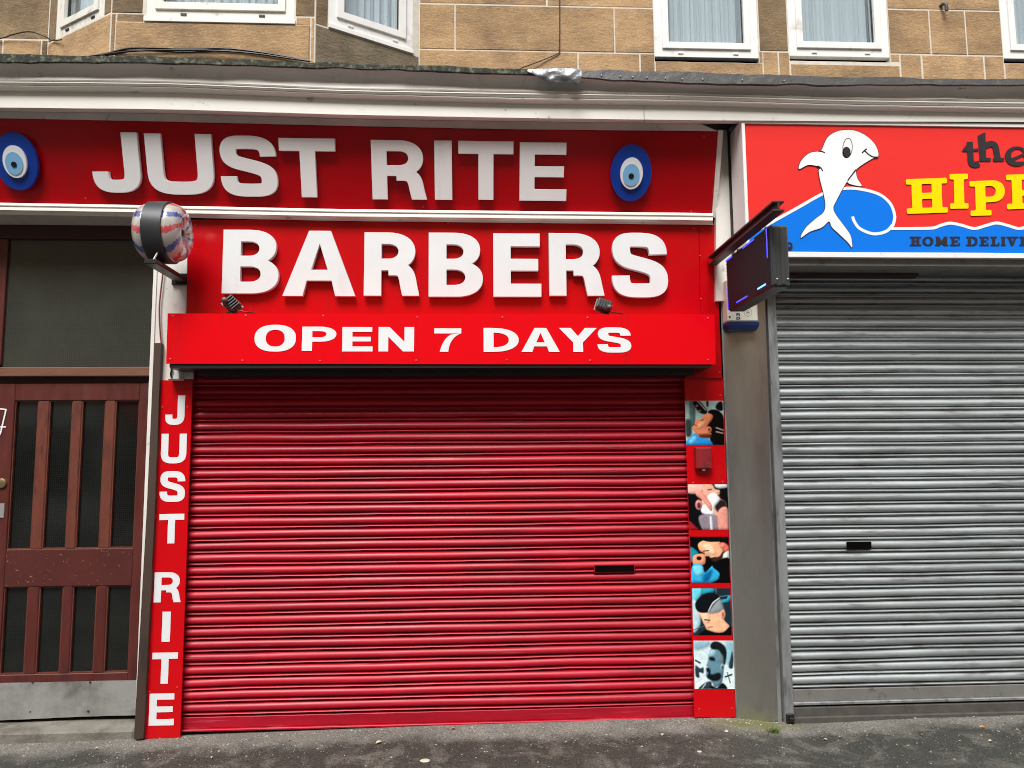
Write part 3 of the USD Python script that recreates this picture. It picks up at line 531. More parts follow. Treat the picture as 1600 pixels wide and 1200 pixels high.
# ------------------------------------------------------------------ JUST RITE fascia sign: its face leans out at the top
tb = math.atan2(.165, .50)
FS = Frame((0, -.045, at(600, 328, -.045)[2]), (1, 0, 0), (0, -math.sin(tb), math.cos(tb)))
fs = thing('fascia_sign', 'long dark red fascia sign reading JUST RITE with two blue eye discs', 'shop sign', (-1, -.1, 3.3))
pl = FS.quad([(-260, 312), (0, 317.5), (533, 327.5), (1112, 334.5), (1122, 205), (800, 201), (533, 195), (0, 184), (-260, 178)])
obj('panel', FS.ext(pl, -.012, 0), m_redfas, fs)
letters(fs, FS, 'JUST', [(147.5, 207.5, 222, 301.5), (233.5, 210, 336, 304.5), (347, 213, 435, 307.5), (440, 217, 526.5, 308.5)], 1.24, .215, .012, .040, m_letter)
letters(fs, FS, 'RITE', [(582, 220, 667, 312), (679.5, 220.5, 706.5, 312.5), (716.5, 221.5, 801.5, 312.5), (811.5, 223.5, 884.5, 314)], 1.24, .215, .012, .040, m_letter)
def eye(parent, px, py, rw, rh, lab):
    a0, b0, a1, b1 = FS.rect(px-rw, py-rh, px+rw, py+rh); ca, cb_, R = (a0+a1)/2, (b0+b1)/2, (b1-b0)/2
    Rx = (a1-a0)/2
    el = lambda x, y, sx, sy: affinity.scale(Point(ca+x*Rx, cb_+y*R).buffer(1, 32), Rx*sx, R*sy)
    e = obj('eye_disc', FS.ext(el(0, 0, 1, 1), .02, .045), m_blue, parent, label=lab)
    obj('white_ring', FS.ext(el(-.0, -.02, .55, .56), .045, .060), m_fwhite, e); obj('iris', FS.ext(el(-.02, -.08, .41, .39), .060, .064), m_lblue, e); obj('pupil', FS.ext(el(-.02, -.12, .13, .10), .064, .067), m_black2, e)
eye(fs, 31.5, 252.5, 33, 45, 'blue eye disc left of the word JUST'); eye(fs, 984, 270.5, 31.5, 44, 'blue eye disc right of the word RITE')
screws(fs, FS, [(134, 310), (661, 323), (1080, 330), (1100, 213)], 0, m_redscrew, .005)

# ------------------------------------------------------------------ white timber of the barber's shopfront
tim = thing('shopfront_frame', 'white painted timber rails and pilaster boards framing the red barber signs', 'shopfront', (0, 0, 2.5))
tr = thing  # alias kept short
def rail(yrow, y, dep):  # level moulding following measured heights
    return np.array([[*at(px, py, y)] for px, py in yrow])
def trim(rows, y0s, m, name='rail'):
    R = []
    for (pys, y) in rows:
        pts = np.array([at(px, py, y) for px, py in zip((-260, 0, 210, 533, 1066, 1114), pys)])
        xx = np.linspace(pts[0, 0], pts[-1, 0], 60); R.append(np.stack([xx, np.full(60, y), np.interp(xx, pts[:, 0], pts[:, 2])], 1))
    return obj(name, grid(np.array(R)[::-1]), m, tim, smooth=30)
T = lambda d: [312+d, 317.5+d, 321+d, 327.5+d, 333.2+d, 334+d]
trim([(T(-1), -.03), (T(-.5), -.085), (T(3.0), -.09), (T(3.6), -.080), (T(5.6), -.078), (T(6.2), -.088), (T(10.4), -.090), (T(11.2), -.082), (T(13.0), -.062), (T(14.5), -.055), (T(17.5), -.052), (T(17.8), -.0)], None, m_cream)
# left pilaster board (white) and its right-hand counterpart
def vbox(px0, px1, py0, py1, y0, y1, b=.003):
    a0, b0, a1, b1 = V(y0).rect(px0, py0, px1, py1); return box(a0, a1, y0, y1, b0, b1, b)
xl0 = at(239, 600, -.002)[0]; xl1 = at(293, 430, -.002)[0]; ztop = at(260, 345, -.002)[2]
obj('pilaster_board', box(xl0, xl1, -.002, .05, -.1, ztop), m_white, tim)
obj('pilaster_board', cat(box(xl0-.022, xl0-.001, -.010, .22, -.06, ztop)), m_white, tim, label='narrow peeling white edge board beside the door')
# right pilaster: white boards either side of a dark weathered strip
FP = V(-.10)
obj('pilaster_board', V(-.06).ext(V(-.06).quad([(1130, 203), (1136, 203), (1140.5, 330), (1146, 470), (1119, 470), (1119, 330)]), -.05, .0), m_white, tim)
obj('weathered_strip', V(-.055).ext(V(-.055).quad([(1135.5, 206), (1142, 206), (1149, 345), (1152, 420), (1145, 420), (1140, 330)]), -.05, .0), m_sill, tim)
obj('pilaster_board', V(-.06).ext(V(-.06).quad([(1141.5, 198), (1160, 194), (1170, 420), (1151.5, 420), (1148, 330)]), -.05, .0), m_white, tim)
obj('pilaster_board', V(-.05).ext(V(-.05).quad([(1119, 346), (1136, 346), (1136, 428), (1122, 428)]), -.04, .0), m_white, tim)
# slim white end cap of the leaning fascia
obj('end_cap', FS.ext(FS.quad([(1122.3, 203), (1130, 204), (1119, 342), (1112.3, 338)]), -.03, .004), m_white, tim)

# ------------------------------------------------------------------ BARBERS panel
FBp = V(-.03)
bp = thing('name_panel', 'bright red panel with large raised white letters reading BARBERS', 'shop sign', (0, -.03, 2.9))
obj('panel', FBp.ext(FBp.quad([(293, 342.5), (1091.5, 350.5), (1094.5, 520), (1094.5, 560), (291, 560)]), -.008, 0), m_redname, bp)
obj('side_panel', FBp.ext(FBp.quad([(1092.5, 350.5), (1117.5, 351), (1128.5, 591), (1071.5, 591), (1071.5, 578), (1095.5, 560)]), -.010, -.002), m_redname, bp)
letters(bp, FBp, 'BARBERS', [(351.5, 362.5, 438.5, 461), (445, 364, 557.5, 465), (570.5, 366.5, 655.5, 464.5), (670.5, 367, 754.5, 466), (770.5, 368, 844.5, 466), (857, 367.5, 941.5, 464.5), (954, 367, 1040.5, 467)], 1.26, .215, .012, .045, m_letter2)
screws(bp, FBp, [(1095.5, 467), (1094, 400), (305, 352), (700, 349), (1084, 357), (1124, 582)], 0, m_redscrew, .005)

# ------------------------------------------------------------------ OPEN 7 DAYS shutter box
FO = V(-.245)
ob = thing('shutter_box', 'projecting bright red shutter housing lettered OPEN 7 DAYS', 'shutter housing', (0, -.245, 2.4))
q = FO.quad([(262, 489.5), (1116.7, 492.5), (1118.3, 569.2), (259.5, 568.5)])
a0, b0, a1, b1 = q.bounds
obj('front_panel', FO.ext(q, -.004, 0), m_redbox, ob)
obj('housing', cat(box(a0+.004, a1-.004, -.2405, -.035, b0+.012, b1-.002)), m_redbox, ob)
obj('underside', cat(box(a0+.02, a1-.03, -.236, -.02, b0-.018, b0+.010), box(a0+.14, a1-.10, -.10, .06, b0-.05, b0+.01)), m_black, ob)
letters(ob, FO, 'OPEN', [(397.8, 507.5, 462.5, 549.5), (472, 510.5, 525.5, 548.5), (534.7, 511, 582.4, 549.2), (591.5, 511, 647, 549.2)], 1.9, .215, .0, .002, m_vinyl)
letters(ob, FO, '7', [(678.3, 513, 720.7, 549.8)], 1.6, .22, 0, .002, m_vinyl)
letters(ob, FO, 'DAYS', [(755.7, 512.5, 810.5, 550), (814.5, 512.5, 874.5, 550), (873.5, 512.5, 932.5, 550), (933.5, 511.5, 986, 551)], 1.9, .215, 0, .002, m_vinyl)
screws(ob, FO, [(270, 494), (384, 493.5), (652, 496), (785, 496), (918, 496.5), (1106, 497.5), (266, 561), (379, 563.5), (500, 564), (650.5, 563.5), (792, 562.5), (922, 563.5), (1106, 562.5), (505, 493.5)], 0, m_redscrew, .006)

# ------------------------------------------------------------------ red roller shutter
PITCH_S = .0749
def slat_profile(p):
    return np.array([(0, -.008), (.012, .000), (.08, .0085), (.18, .0145), (.30, .0185), (.41, .0195), (.51, .0170), (.59, .0095), (.645, -.004), (.705, -.007), (.722, .0060), (.765, .0125), (.82, .0148), (.868, .0120), (.885, -.008), (1, -.008)])*[p, 1]
def slat(x0, x1, ztop_, y, p, seed):
    pr = slat_profile(p); xx = np.linspace(x0, x1, 9)
    rg = np.random.default_rng(seed); off = rg.uniform(-.0016, .0016); P = []; ztop_ += rg.uniform(-.0008, .0008); tl_ = rg.uniform(-.0012, .0012)
    bow = rg.normal(0, .0017, 9)
    for z, d in pr: P.append(np.stack([xx, np.full(9, y)-d+off+bow*(d > .004), np.full(9, ztop_-z)+bow*.6+np.linspace(-tl_, tl_, 9)], 1))
    return grid(np.array(P)[::-1])
SY = .045
rs = thing('roller_shutter', 'closed glossy red roller shutter of the barber shop', 'roller shutter', (-.2, SY, 0))
sx0, sx1 = at(283, 1100, SY)[0]-.02, at(1085, 1100, SY)[0]+.015
zbar = at(600, 1113, SY-.01)[2]
n = 0; z = zbar+PITCH_S
while z < at(600, 560, SY)[2]+.02:
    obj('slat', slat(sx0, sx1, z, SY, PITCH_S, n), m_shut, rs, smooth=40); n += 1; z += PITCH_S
zl_ = at(600, 1131, SY-.02)[2]; zl2 = at(600, 1135.5, SY-.03)[2]
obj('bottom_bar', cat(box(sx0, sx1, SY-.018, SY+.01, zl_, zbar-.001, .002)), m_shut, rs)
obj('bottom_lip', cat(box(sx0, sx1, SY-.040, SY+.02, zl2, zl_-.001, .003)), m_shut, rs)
sl_c = V(SY-.022).rect(929, 883, 991, 893.5)
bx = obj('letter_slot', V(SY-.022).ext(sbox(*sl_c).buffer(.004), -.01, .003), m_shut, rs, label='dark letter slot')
obj('slot_opening', V(SY-.022).ext(sbox(sl_c[0]+.001, sl_c[1]+.001, sl_c[2]-.001, sl_c[3]-.001), .003, .006), m_dark, bx)
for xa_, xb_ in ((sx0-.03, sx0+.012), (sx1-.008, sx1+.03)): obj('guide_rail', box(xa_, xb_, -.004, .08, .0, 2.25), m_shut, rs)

# ------------------------------------------------------------------ JUST RITE vertical strip
FV = V(-.018)
vs = thing('vertical_sign', 'tall narrow red strip with white letters JUST RITE left of shutter', 'shop sign', (-1.9, -.018, 0))
obj('panel', FV.ext(FV.quad([(250.7, 594), (301, 594), (281.3, 1154), (220.8, 1154)]), -.010, 0), m_redstrip, vs)
letters(vs, FV, 'JUST', [(258.5, 618, 288.7, 664), (251.8, 677.8, 291.5, 724), (249.8, 736, 289.5, 784.3), (248.3, 803, 287.3, 849)], 1.16, .205, 0, .0015, m_vinyl)
letters(vs, FV, 'RITE', [(241, 894, 283, 941), (253.3, 955.8, 266.3, 1002.8), (237.5, 1019.7, 277.5, 1068.3), (233.2, 1083.6, 272.5, 1133.4)], 1.16, .205, 0, .0015, m_vinyl)
screws(vs, FV, [(254, 636.5), (293, 636.5), (234, 1081), (277, 1074)], 0, m_redscrew, .0055)

# ------------------------------------------------------------------ picture strip with five photo prints
def paint(w, h, ops, nx=76, ny=88, ss=2):
    X_, Y_ = np.meshgrid((np.arange(nx*ss)+.5)/(nx*ss)*w, (np.arange(ny*ss)+.5)/(ny*ss)*h)
    img = np.zeros((ny*ss, nx*ss, 3)); pts = shapely.points(X_.ravel(), Y_.ravel())
    for op in ops:
        if op[0] == 'bg': img[:] = lin(op[1]); continue
        if op[0] == 'grad':
            t = (Y_/h)[..., None]; img[:] = np.array(lin(op[1]))*(1-t)+np.array(lin(op[2]))*t; continue
        if op[0] == 'p': g = Polygon(op[2] if len(op) > 3 and op[3] == 'raw' else spline(op[2], 5, True)).buffer(0)
        if op[0] == 'l': g = LineString(spline(op[2], 5)).buffer(op[3])
        if op[0] == 'e': x, y, rx, ry = op[2]; g = affinity.scale(Point(x, y).buffer(1, 12), rx, ry)
        m = shapely.contains(g, pts).reshape(X_.shape).astype(float)
        soft = op[4] if len(op) > 4 else 0
        soft = max(soft*1.2, 0)
        if soft:
            k = np.ones(int(soft)*2+1); k /= len(k)
            m = np.apply_along_axis(lambda r: np.convolve(r, k, 'same'), 0, m); m = np.apply_along_axis(lambda r: np.convolve(r, k, 'same'), 1, m)
        bl = m
        for _ in range(2):
            kk = np.ones(13)/13; bl = np.apply_along_axis(lambda r: np.convolve(r, kk, 'same'), 0, bl); bl = np.apply_along_axis(lambda r: np.convolve(r, kk, 'same'), 1, bl)
        gy_, gx_ = np.gradient(bl); sh = np.clip(.62+.45*bl+4.5*gy_+3.0*gx_, .35, 1.45)
        img = img*(1-m[..., None]) + np.array(lin(op[1]))*(m*sh)[..., None]
    img = img.reshape(ny, ss, nx, ss, 3).mean((1, 3))
    g_ = np.stack(np.meshgrid(np.arange(nx), np.arange(ny), [0]), -1)[:, :, 0].astype(float)
    mott = 1+.30*(meshkit.fbm(g_*.16+nx, 3, int(w))-.5)+.16*(meshkit.noise(g_*.6, int(h))-.5)
    img = np.clip(img*1.06, 0, 1)**1.18
    return np.clip(img*mott[..., None]*(1+RNG.normal(0, .05, (ny, nx, 1))), 0, 1)
PR = []
o = (70, 103); P1 = [('bg', (168, 196, 190)), ('p', (96, 118, 118), [(120, 110), (170, 105), (165, 330), (120, 340)], 0, 3), ('p', (60, 74, 76), [(75, 300), (125, 300), (130, 440), (75, 450)], 0, 4), ('p', (200, 216, 210), [(210, 105), (280, 103), (300, 190), (250, 180)], 0, 3), ('p', (40, 46, 48), [(285, 105), (305, 105), (305, 160), (285, 160)], 0, 2), ('p', (16, 16, 20), [(375, 160), (410, 115), (445, 118), (445, 200), (390, 195)], 0, 2),
  ('p', (28, 24, 26), [(155, 115), (215, 108), (285, 190), (280, 235), (215, 225), (170, 165)], 0, 2), ('l', (212, 212, 214), [(195, 108), (235, 150), (275, 195)], 5), ('e', (190, 150, 140), (190, 155, 12, 10), 0, 1), ('e', (190, 150, 140), (215, 205, 14, 8), 0, 1),
  ('p', (14, 12, 14), [(300, 210), (360, 190), (420, 215), (455, 290), (455, 545), (330, 545), (300, 420), (270, 360), (300, 290)], 0, 1),
  ('p', (222, 142, 104), [(300, 228), (345, 250), (335, 290), (290, 350), (285, 400), (330, 430), (270, 455), (190, 440), (145, 385), (150, 350), (165, 330), (180, 290), (230, 280), (255, 250)], 0, 1), ('p', (240, 176, 140), [(200, 330), (250, 300), (270, 330), (230, 380), (190, 370)], 0, 4), ('l', (90, 40, 30), [(225, 300), (250, 292)], 4), ('l', (150, 60, 50), [(150, 335), (180, 350)], 4), ('e', (226, 140, 112), (302, 388, 27, 30), 0, 1), ('e', (150, 70, 60), (304, 386, 13, 15), 0, 1), ('p', (110, 60, 44), [(200, 440), (300, 430), (320, 470), (220, 475)], 0, 4),
  ('p', (48, 152, 222), [(80, 500), (165, 425), (200, 465), (290, 480), (325, 545), (80, 545)], 0, 1), ('p', (120, 204, 244), [(100, 505), (160, 445), (180, 490), (120, 535)], 0, 3), ('l', (190, 170, 160), [(375, 370), (445, 395)], 6), ('l', (190, 170, 160), [(375, 410), (440, 425)], 6)]
PR.append(((1071, 626.3, 1131, 695.5), o, 385, 440, P1, 'printed photo of a reclining client in a blue cape'))
o = (97, 925); P2 = [('bg', (20, 20, 24)), ('p', (216, 226, 232), [(360, 925), (475, 925), (470, 960), (380, 965)], 0, 2), ('p', (236, 190, 178), [(95, 925), (260, 925), (250, 1000), (180, 1020), (100, 1010)], 0, 2),
  ('p', (232, 182, 160), [(250, 935), (330, 930), (360, 975), (400, 985), (405, 1010), (395, 1060), (455, 1100), (460, 1180), (410, 1260), (300, 1250), (220, 1160), (240, 1040)], 0, 1), ('p', (52, 40, 42), [(390, 1080), (455, 1090), (462, 1170), (400, 1210), (360, 1180), (350, 1130)], 0, 4), ('p', (238, 244, 250), [(290, 1040), (350, 1010), (400, 1060), (390, 1100), (350, 1150), (330, 1240), (230, 1210), (225, 1140), (270, 1120)], 0, 2),
  ('p', (232, 166, 150), [(170, 985), (230, 1000), (300, 1085), (328, 1150), (310, 1190), (240, 1090), (180, 1040)], 0, 1), ('e', (210, 150, 150), (200, 1130, 34, 50), 0, 1), ('e', (120, 60, 70), (200, 1135, 18, 28), 0, 1), ('l', (60, 36, 36), [(290, 985), (325, 978)], 5), ('l', (150, 60, 60), [(385, 1040), (405, 1050)], 5), ('p', (150, 140, 150), [(200, 1240), (380, 1240), (390, 1400), (250, 1400)], 0, 2), ('p', (226, 160, 146), [(380, 1200), (470, 1160), (480, 1400), (390, 1400)], 0, 2), ('p', (170, 40, 50), [(100, 1290), (150, 1330), (210, 1400), (100, 1400)], 0, 2), ('l', (236, 236, 240), [(310, 1250), (315, 1390)], 12)]
PR.append(((1075.5, 756.6, 1137.5, 828), o, 384, 452, P2, 'printed photo of a man with shaving foam on his cheek'))
o = (120, 235); P3 = [('bg', (10, 10, 13)), ('p', (30, 150, 170), [(120, 345), (180, 375), (200, 410), (150, 480), (120, 480)], 0, 3), ('p', (236, 182, 146), [(200, 310), (260, 275), (330, 290), (400, 270), (420, 330), (450, 400), (420, 470), (370, 480), (320, 450), (300, 430), (250, 430), (262, 400), (215, 375)], 0, 1), ('p', (248, 214, 182), [(240, 320), (320, 310), (370, 400), (330, 420), (270, 370)], 0, 4), ('p', (70, 48, 40), [(320, 450), (400, 430), (440, 380), (448, 420), (400, 480), (350, 485)], 0, 2),
  ('p', (20, 16, 18), [(240, 262), (330, 236), (480, 236), (495, 290), (440, 285), (360, 290), (280, 285)], 0, 1), ('p', (230, 120, 104), [(410, 300), (460, 300), (500, 340), (495, 390), (450, 380), (430, 340)], 0, 2), ('e', (240, 150, 130), (440, 325, 26, 28), 0, 1), ('p', (214, 226, 220), [(450, 400), (500, 380), (500, 450), (440, 450)], 0, 1), ('l', (60, 34, 30), [(250, 380), (300, 374)], 5), ('l', (70, 30, 30), [(320, 450), (365, 440)], 5),
  ('p', (238, 164, 128), [(150, 430), (220, 405), (262, 420), (262, 500), (215, 515), (150, 515)], 0, 1), ('e', (30, 22, 22), (205, 450, 26, 20), 0, 1), ('p', (58, 178, 222), [(140, 520), (230, 512), (258, 590), (350, 510), (420, 545), (400, 640), (300, 690), (130, 692)], 0, 1), ('p', (130, 218, 240), [(145, 530), (225, 525), (240, 600), (170, 620)], 0, 4), ('p', (20, 110, 160), [(240, 610), (330, 560), (300, 660), (240, 680)], 0, 5), ('p', (12, 12, 14), [(330, 520), (440, 450), (505, 470), (505, 690), (380, 690), (400, 600)], 0, 1)]
PR.append(((1079, 838.5, 1139.5, 910.5), o, 382, 456, P3, 'printed photo of a bearded man with a blue denim sleeve'))
o = (135, 750); P4 = [('bg', (36, 58, 70)), ('p', (120, 210, 226), [(135, 750), (240, 760), (220, 830), (135, 900)], 0, 3), ('p', (44, 170, 196), [(240, 755), (360, 760), (330, 800), (240, 810)], 0, 3), ('l', (40, 176, 200), [(440, 880), (490, 870), (505, 840)], 16), ('l', (150, 170, 176), [(375, 750), (378, 800)], 3), ('l', (150, 170, 176), [(400, 835), (520, 822)], 3), ('p', (186, 214, 224), [(135, 880), (190, 900), (215, 1060), (190, 1150), (135, 1170)], 0, 3), ('l', (90, 120, 130), [(140, 1160), (260, 1120)], 4),
  ('p', (244, 190, 156), [(190, 985), (300, 990), (400, 980), (450, 960), (445, 1060), (500, 1130), (440, 1190), (300, 1180), (250, 1110), (225, 1050)], 0, 1), ('p', (252, 214, 186), [(220, 1000), (290, 1010), (300, 1090), (250, 1080)], 0, 4), ('p', (150, 160, 164), [(300, 985), (410, 860), (440, 930), (440, 975), (330, 1005)], 0, 4), ('e', (244, 176, 150), (437, 1008, 24, 46), 0, 1), ('e', (190, 110, 96), (437, 1008, 10, 26), 0, 2),
  ('p', (20, 26, 32), [(165, 905), (230, 830), (300, 795), (370, 810), (405, 845), (340, 890), (300, 985), (195, 985)], 0, 1), ('l', (232, 236, 238), [(295, 980), (340, 900), (405, 850)], 6), ('l', (70, 40, 36), [(255, 1062), (305, 1066)], 6), ('l', (180, 90, 80), [(285, 1135), (330, 1130)], 4), ('p', (14, 14, 18), [(180, 1215), (260, 1160), (360, 1185), (440, 1180), (510, 1125), (525, 1230), (180, 1230)], 0, 1)]
PR.append(((1082, 919, 1142, 992.5), o, 385, 465, P4, 'printed photo of a boy with a shaved hair line'))
o = (178, 228); P5 = [('grad', (214, 234, 240), (226, 242, 246)), ('p', (150, 190, 206), [(180, 235), (370, 235), (350, 300), (200, 340)], 0, 6), ('p', (150, 196, 210), [(560, 240), (640, 230), (640, 500), (560, 480)], 0, 5), ('p', (50, 70, 80), [(600, 470), (640, 350), (640, 540), (590, 545)], 0, 2), ('l', (60, 80, 88), [(545, 650), (620, 625)], 10), ('l', (60, 80, 88), [(570, 600), (600, 720)], 6), ('l', (40, 50, 56), [(200, 460), (250, 490)], 10), ('p', (50, 70, 76), [(195, 520), (250, 550), (290, 540), (290, 610), (240, 600), (240, 660), (195, 640)], 0, 2),
  ('p', (108, 146, 162), [(380, 330), (480, 320), (540, 420), (530, 560), (500, 720), (420, 770), (380, 700), (320, 650), (325, 590), (345, 540), (325, 520), (345, 470)], 0, 1), ('p', (168, 204, 216), [(370, 350), (440, 340), (430, 410), (360, 430), (345, 520), (340, 470)], 0, 4), ('p', (20, 26, 30), [(360, 420), (420, 425), (430, 465), (370, 460)], 0, 3), ('p', (24, 30, 34), [(325, 540), (370, 560), (380, 620), (470, 600), (500, 640), (470, 690), (400, 700), (330, 660), (345, 600), (320, 590)], 0, 3), ('p', (26, 34, 38), [(375, 300), (400, 250), (470, 240), (545, 290), (570, 370), (550, 500), (520, 500), (510, 400), (470, 340), (400, 330)], 0, 2), ('p', (120, 140, 148), [(480, 400), (520, 400), (530, 500), (490, 520)], 0, 4), ('e', (150, 186, 200), (512, 540, 24, 44), 0, 1), ('e', (40, 54, 60), (514, 540, 9, 24), 0, 2),
  ('p', (20, 26, 30), [(360, 790), (370, 740), (440, 775), (510, 720), (560, 795)], 0, 1), ('p', (60, 76, 84), [(220, 795), (300, 720), (380, 705), (350, 795)], 0, 2), ('l', (220, 236, 240), [(260, 795), (310, 730)], 6)]
PR.append(((1084.5, 1001, 1147, 1076.5), o, 478, 566, P5, 'black and white printed photo of a bearded man'))
FPs = V(-.016)
ps = thing('picture_strip', 'narrow red board with five printed haircut photos right of the red shutter', 'poster board', (1.43, -.016, 0))
obj('panel', FPs.ext(FPs.quad([(1069.3, 591.5), (1129.5, 591.5), (1149.5, 1121), (1085, 1121)]), -.010, 0), m_redstrip, ps)
for (bx0, by0, bx1, by1), (ox, oy), w, h, ops, lab in PR:
    ops2 = []
    for op in ops:
        if op[0] in ('p', 'l'): op = (op[0], op[1], [(x-ox, y-oy) for x, y in op[2]], *op[3:])
        elif op[0] == 'e': op = ('e', op[1], (op[2][0]-ox, op[2][1]-oy, op[2][2], op[2][3]), *op[3:])
        ops2.append(op)
    img = paint(w, h, ops2); ny, nx = img.shape[:2]
    c = [FPs.hit(*q_) for q_ in ((bx0-1.0, by0), (bx1-1.2, by0), (bx1+1.2, by1), (bx0+1.0, by1))]
    u_ = np.linspace(0, 1, nx)[None, :, None]; v_ = np.linspace(0, 1, ny)[:, None, None]
    P = (c[0]*(1-u_)+c[1]*u_)*(1-v_)+(c[3]*(1-u_)+c[2]*u_)*v_
    W3 = FPs.world(np.concatenate([P.reshape(-1, 2), np.full((nx*ny, 1), .0012)], 1)).reshape(ny, nx, 3)
    obj('photo_print', grid(W3[::-1]), m_tint, ps, label=lab, col=img[::-1].reshape(-1, 3))
screws(ps, FPs, [(1074.5, 621.5), (1125.5, 618), (1083, 754.5), (1129, 753), (1092.5, 1107.5), (1143.5, 1107)], 0, m_redscrew, .005)
ks = thing('key_switch', 'small dark red metal key switch box between two haircut photos', 'switch box', at(1099, 716, -.05))
a0, b0, a1, b1 = V(-.06).rect(1087.5, 699, 1112.5, 732.5)
obj('box', box(a0, a1, -.062, -.016, b0, b1, .004), m_key, ks); obj('cover', box(a0+.006, a1-.012, -.067, -.062, b0+.005, b1-.004, .002), m_key, ks)
obj('lock_knob', cyl(((a0+a1)/2, -.045, b0-.014), ((a0+a1)/2, -.045, b0+.002), .011), m_screw, ks, smooth=40)

# ------------------------------------------------------------------ door of the close (left)
DY = .20
D = V(DY)
dr = thing('close_door', 'brown painted wooden door with eight tall wired glass panes', 'door', (-2.75, DY, 0))
Hd = lambda px, py: D.hit(px, py)
xd0, xd1 = Hd(-60, 850)[0], Hd(226, 850)[0]
zt, zmid1, zmid0, zl1, zl0, zk1, zk0 = (Hd(120, p)[1] for p in (600, 857, 915, 915, 1051, 1063, 1117))
zp1 = Hd(120, 626)[1]
up = [(Hd(a, 740)[0], Hd(b, 740)[0]) for a, b in ((21.5, 58.5), (75, 112.5), (126, 164.5), (179, 217.5))]
lo = [(Hd(a, 985)[0], Hd(b, 985)[0]) for a, b in ((2.5, 41.5), (58.5, 96), (111, 148), (164, 202.5))]
xm = [((u0[0]+l0[0])/2, (u0[1]+l0[1])/2) for u0, l0 in zip(up, lo)]
xs_l = [(-3.9, xm[0][0])] + [(xm[i][1], xm[i+1][0]) for i in range(3)] + [(xm[3][1], xd1+.03)]
left_x = xm[0][0]-.16
obj('stile', box(left_x, xm[0][0], DY-.022, DY+.03, zk0, zt, .003), m_door, dr); obj('stile', box(xm[3][1], xd1+.04, DY-.022, DY+.03, zk0, zt, .003), m_door, dr)
for i in range(3):
    obj('glazing_bar', box(xm[i][1], xm[i+1][0], DY-.018, DY+.03, zmid1+.0005, zp1-.0005, .004), m_doorlite, dr); obj('glazing_bar', box(xm[i][1], xm[i+1][0], DY-.018, DY+.03, zl0+.0005, zl1-.0005, .004), m_door, dr)
obj('top_rail', box(xm[0][0]+.0005, xm[3][1]-.0005, DY-.021, DY+.03, zp1, zt, .003), m_door, dr); obj('lock_rail', box(xm[0][0]+.0005, xm[3][1]-.0005, DY-.021, DY+.03, zmid0, zmid1, .003), m_doorscr, dr, label='scratched middle rail'); obj('bottom_rail', box(xm[0][0]+.0005, xm[3][1]-.0005, DY-.021, DY+.03, zk0, zl0, .003), m_door, dr)
for i in range(4):
    obj('pane', box(xm[i][0]-.004, xm[i][1]+.004, DY+.006, DY+.012, zmid1, zp1), m_pane, dr); obj('pane', box(xm[i][0]-.004, xm[i][1]+.004, DY+.006, DY+.012, zl0, zl1), m_pane, dr)
    for z_a, z_b in ((zmid1, zp1), (zl0, zl1)):
        g = sbox(xm[i][0], z_a, xm[i][1], z_b); obj('bead', D.ext(g.difference(g.buffer(-.007, join_style='mitre')), -.005, .012), m_doorlite, dr)
# kick plate, slightly buckled at its lower edge
kx = np.linspace(left_x+.01, xd1+.02, 24); kt = (kx-kx[0])/(kx[-1]-kx[0])
kb = zk0-.012*(1-kt)+.02*np.sin(kt*3)*0
KP = np.array([np.stack([kx, np.full(24, DY-.024), np.full(24, zk1)], 1), np.stack([kx, np.full(24, DY-.026-.003*np.sin(kt*9)), (zk1+kb)/2], 1), np.stack([kx, np.full(24, DY-.030-.006*np.sin(kt*7)), kb], 1)])
obj('kick_plate', cat(grid(KP[::-1]), grid(KP+[0, .003, 0])), m_kick, dr, smooth=30)
screws(dr, V(DY-.026), [(51, 1065.5), (141, 1065.5), (48, 1112), (138, 1111)], .002, m_gasket, .006)
lk_ = at(2, 755, DY-.03); obj('lock', tube([lk_+[0, .02, 0], lk_+[0, -.004, 0], lk_+[0, -.008, 0]], [.030, .030, .02], 20), m_brass, dr, smooth=40)
obj('lock_plate', box(lk_[0]-.02, lk_[0]+.025, DY-.027, DY-.02, lk_[2]-.22, lk_[2]-.13, .002), m_kick, dr)
# thin white painted 7 on the frame
F7 = V(DY-.024); s7 = [F7.hit(*p) for p in ((-14, 637), (9.5, 640), (1, 676), (-6, 692))]; s72 = [F7.hit(*p) for p in ((-12, 667), (8.5, 667))]
obj('painted_numeral', F7.ext(unary_union([LineString(s7).buffer(.0045), LineString(s72).buffer(.0045)]), 0, .001), m_vinyl, dr)
fx0 = left_x-.75
obj('door_frame', box(fx0, left_x-.004, DY-.024, DY+.06, -.1, zt, .004), m_door, dr)
fan = thing('fanlight', 'large dusty wired glass fanlight above the brown door', 'window', (-2.7, DY, 2.5))
ztr0, ztr1 = Hd(120, 588)[1], Hd(120, 573)[1]; zg1 = Hd(120, 374)[1]; zfh = Hd(120, 345)[1]+.05
obj('transom', box(fx0, xd1+.05, DY-.055, DY+.06, at(120, 588, DY-.05)[2], at(120, 573.5, DY-.05)[2], .004), m_transom, fan)
obj('transom_shadow_rail', box(fx0, xd1+.05, DY+.012, DY+.06, zt, at(120, 588, DY-.05)[2]-.001), m_head, fan)  # dark rail painting in the strip of shade below the transom
obj('frame_head', box(fx0, xd1+.05, DY-.02, DY+.06, zg1, zfh, .003), m_head, fan)
xf = Hd(9, 460)[0]; obj('frame_stile', box(fx0, xf, DY-.01, DY+.06, ztr1+.012, zg1-.001, .004), m_door, fan)
obj('pane', box(xf-.004, xd1+.04, DY+.010, DY+.016, ztr1, zg1+.004), m_fan, fan)
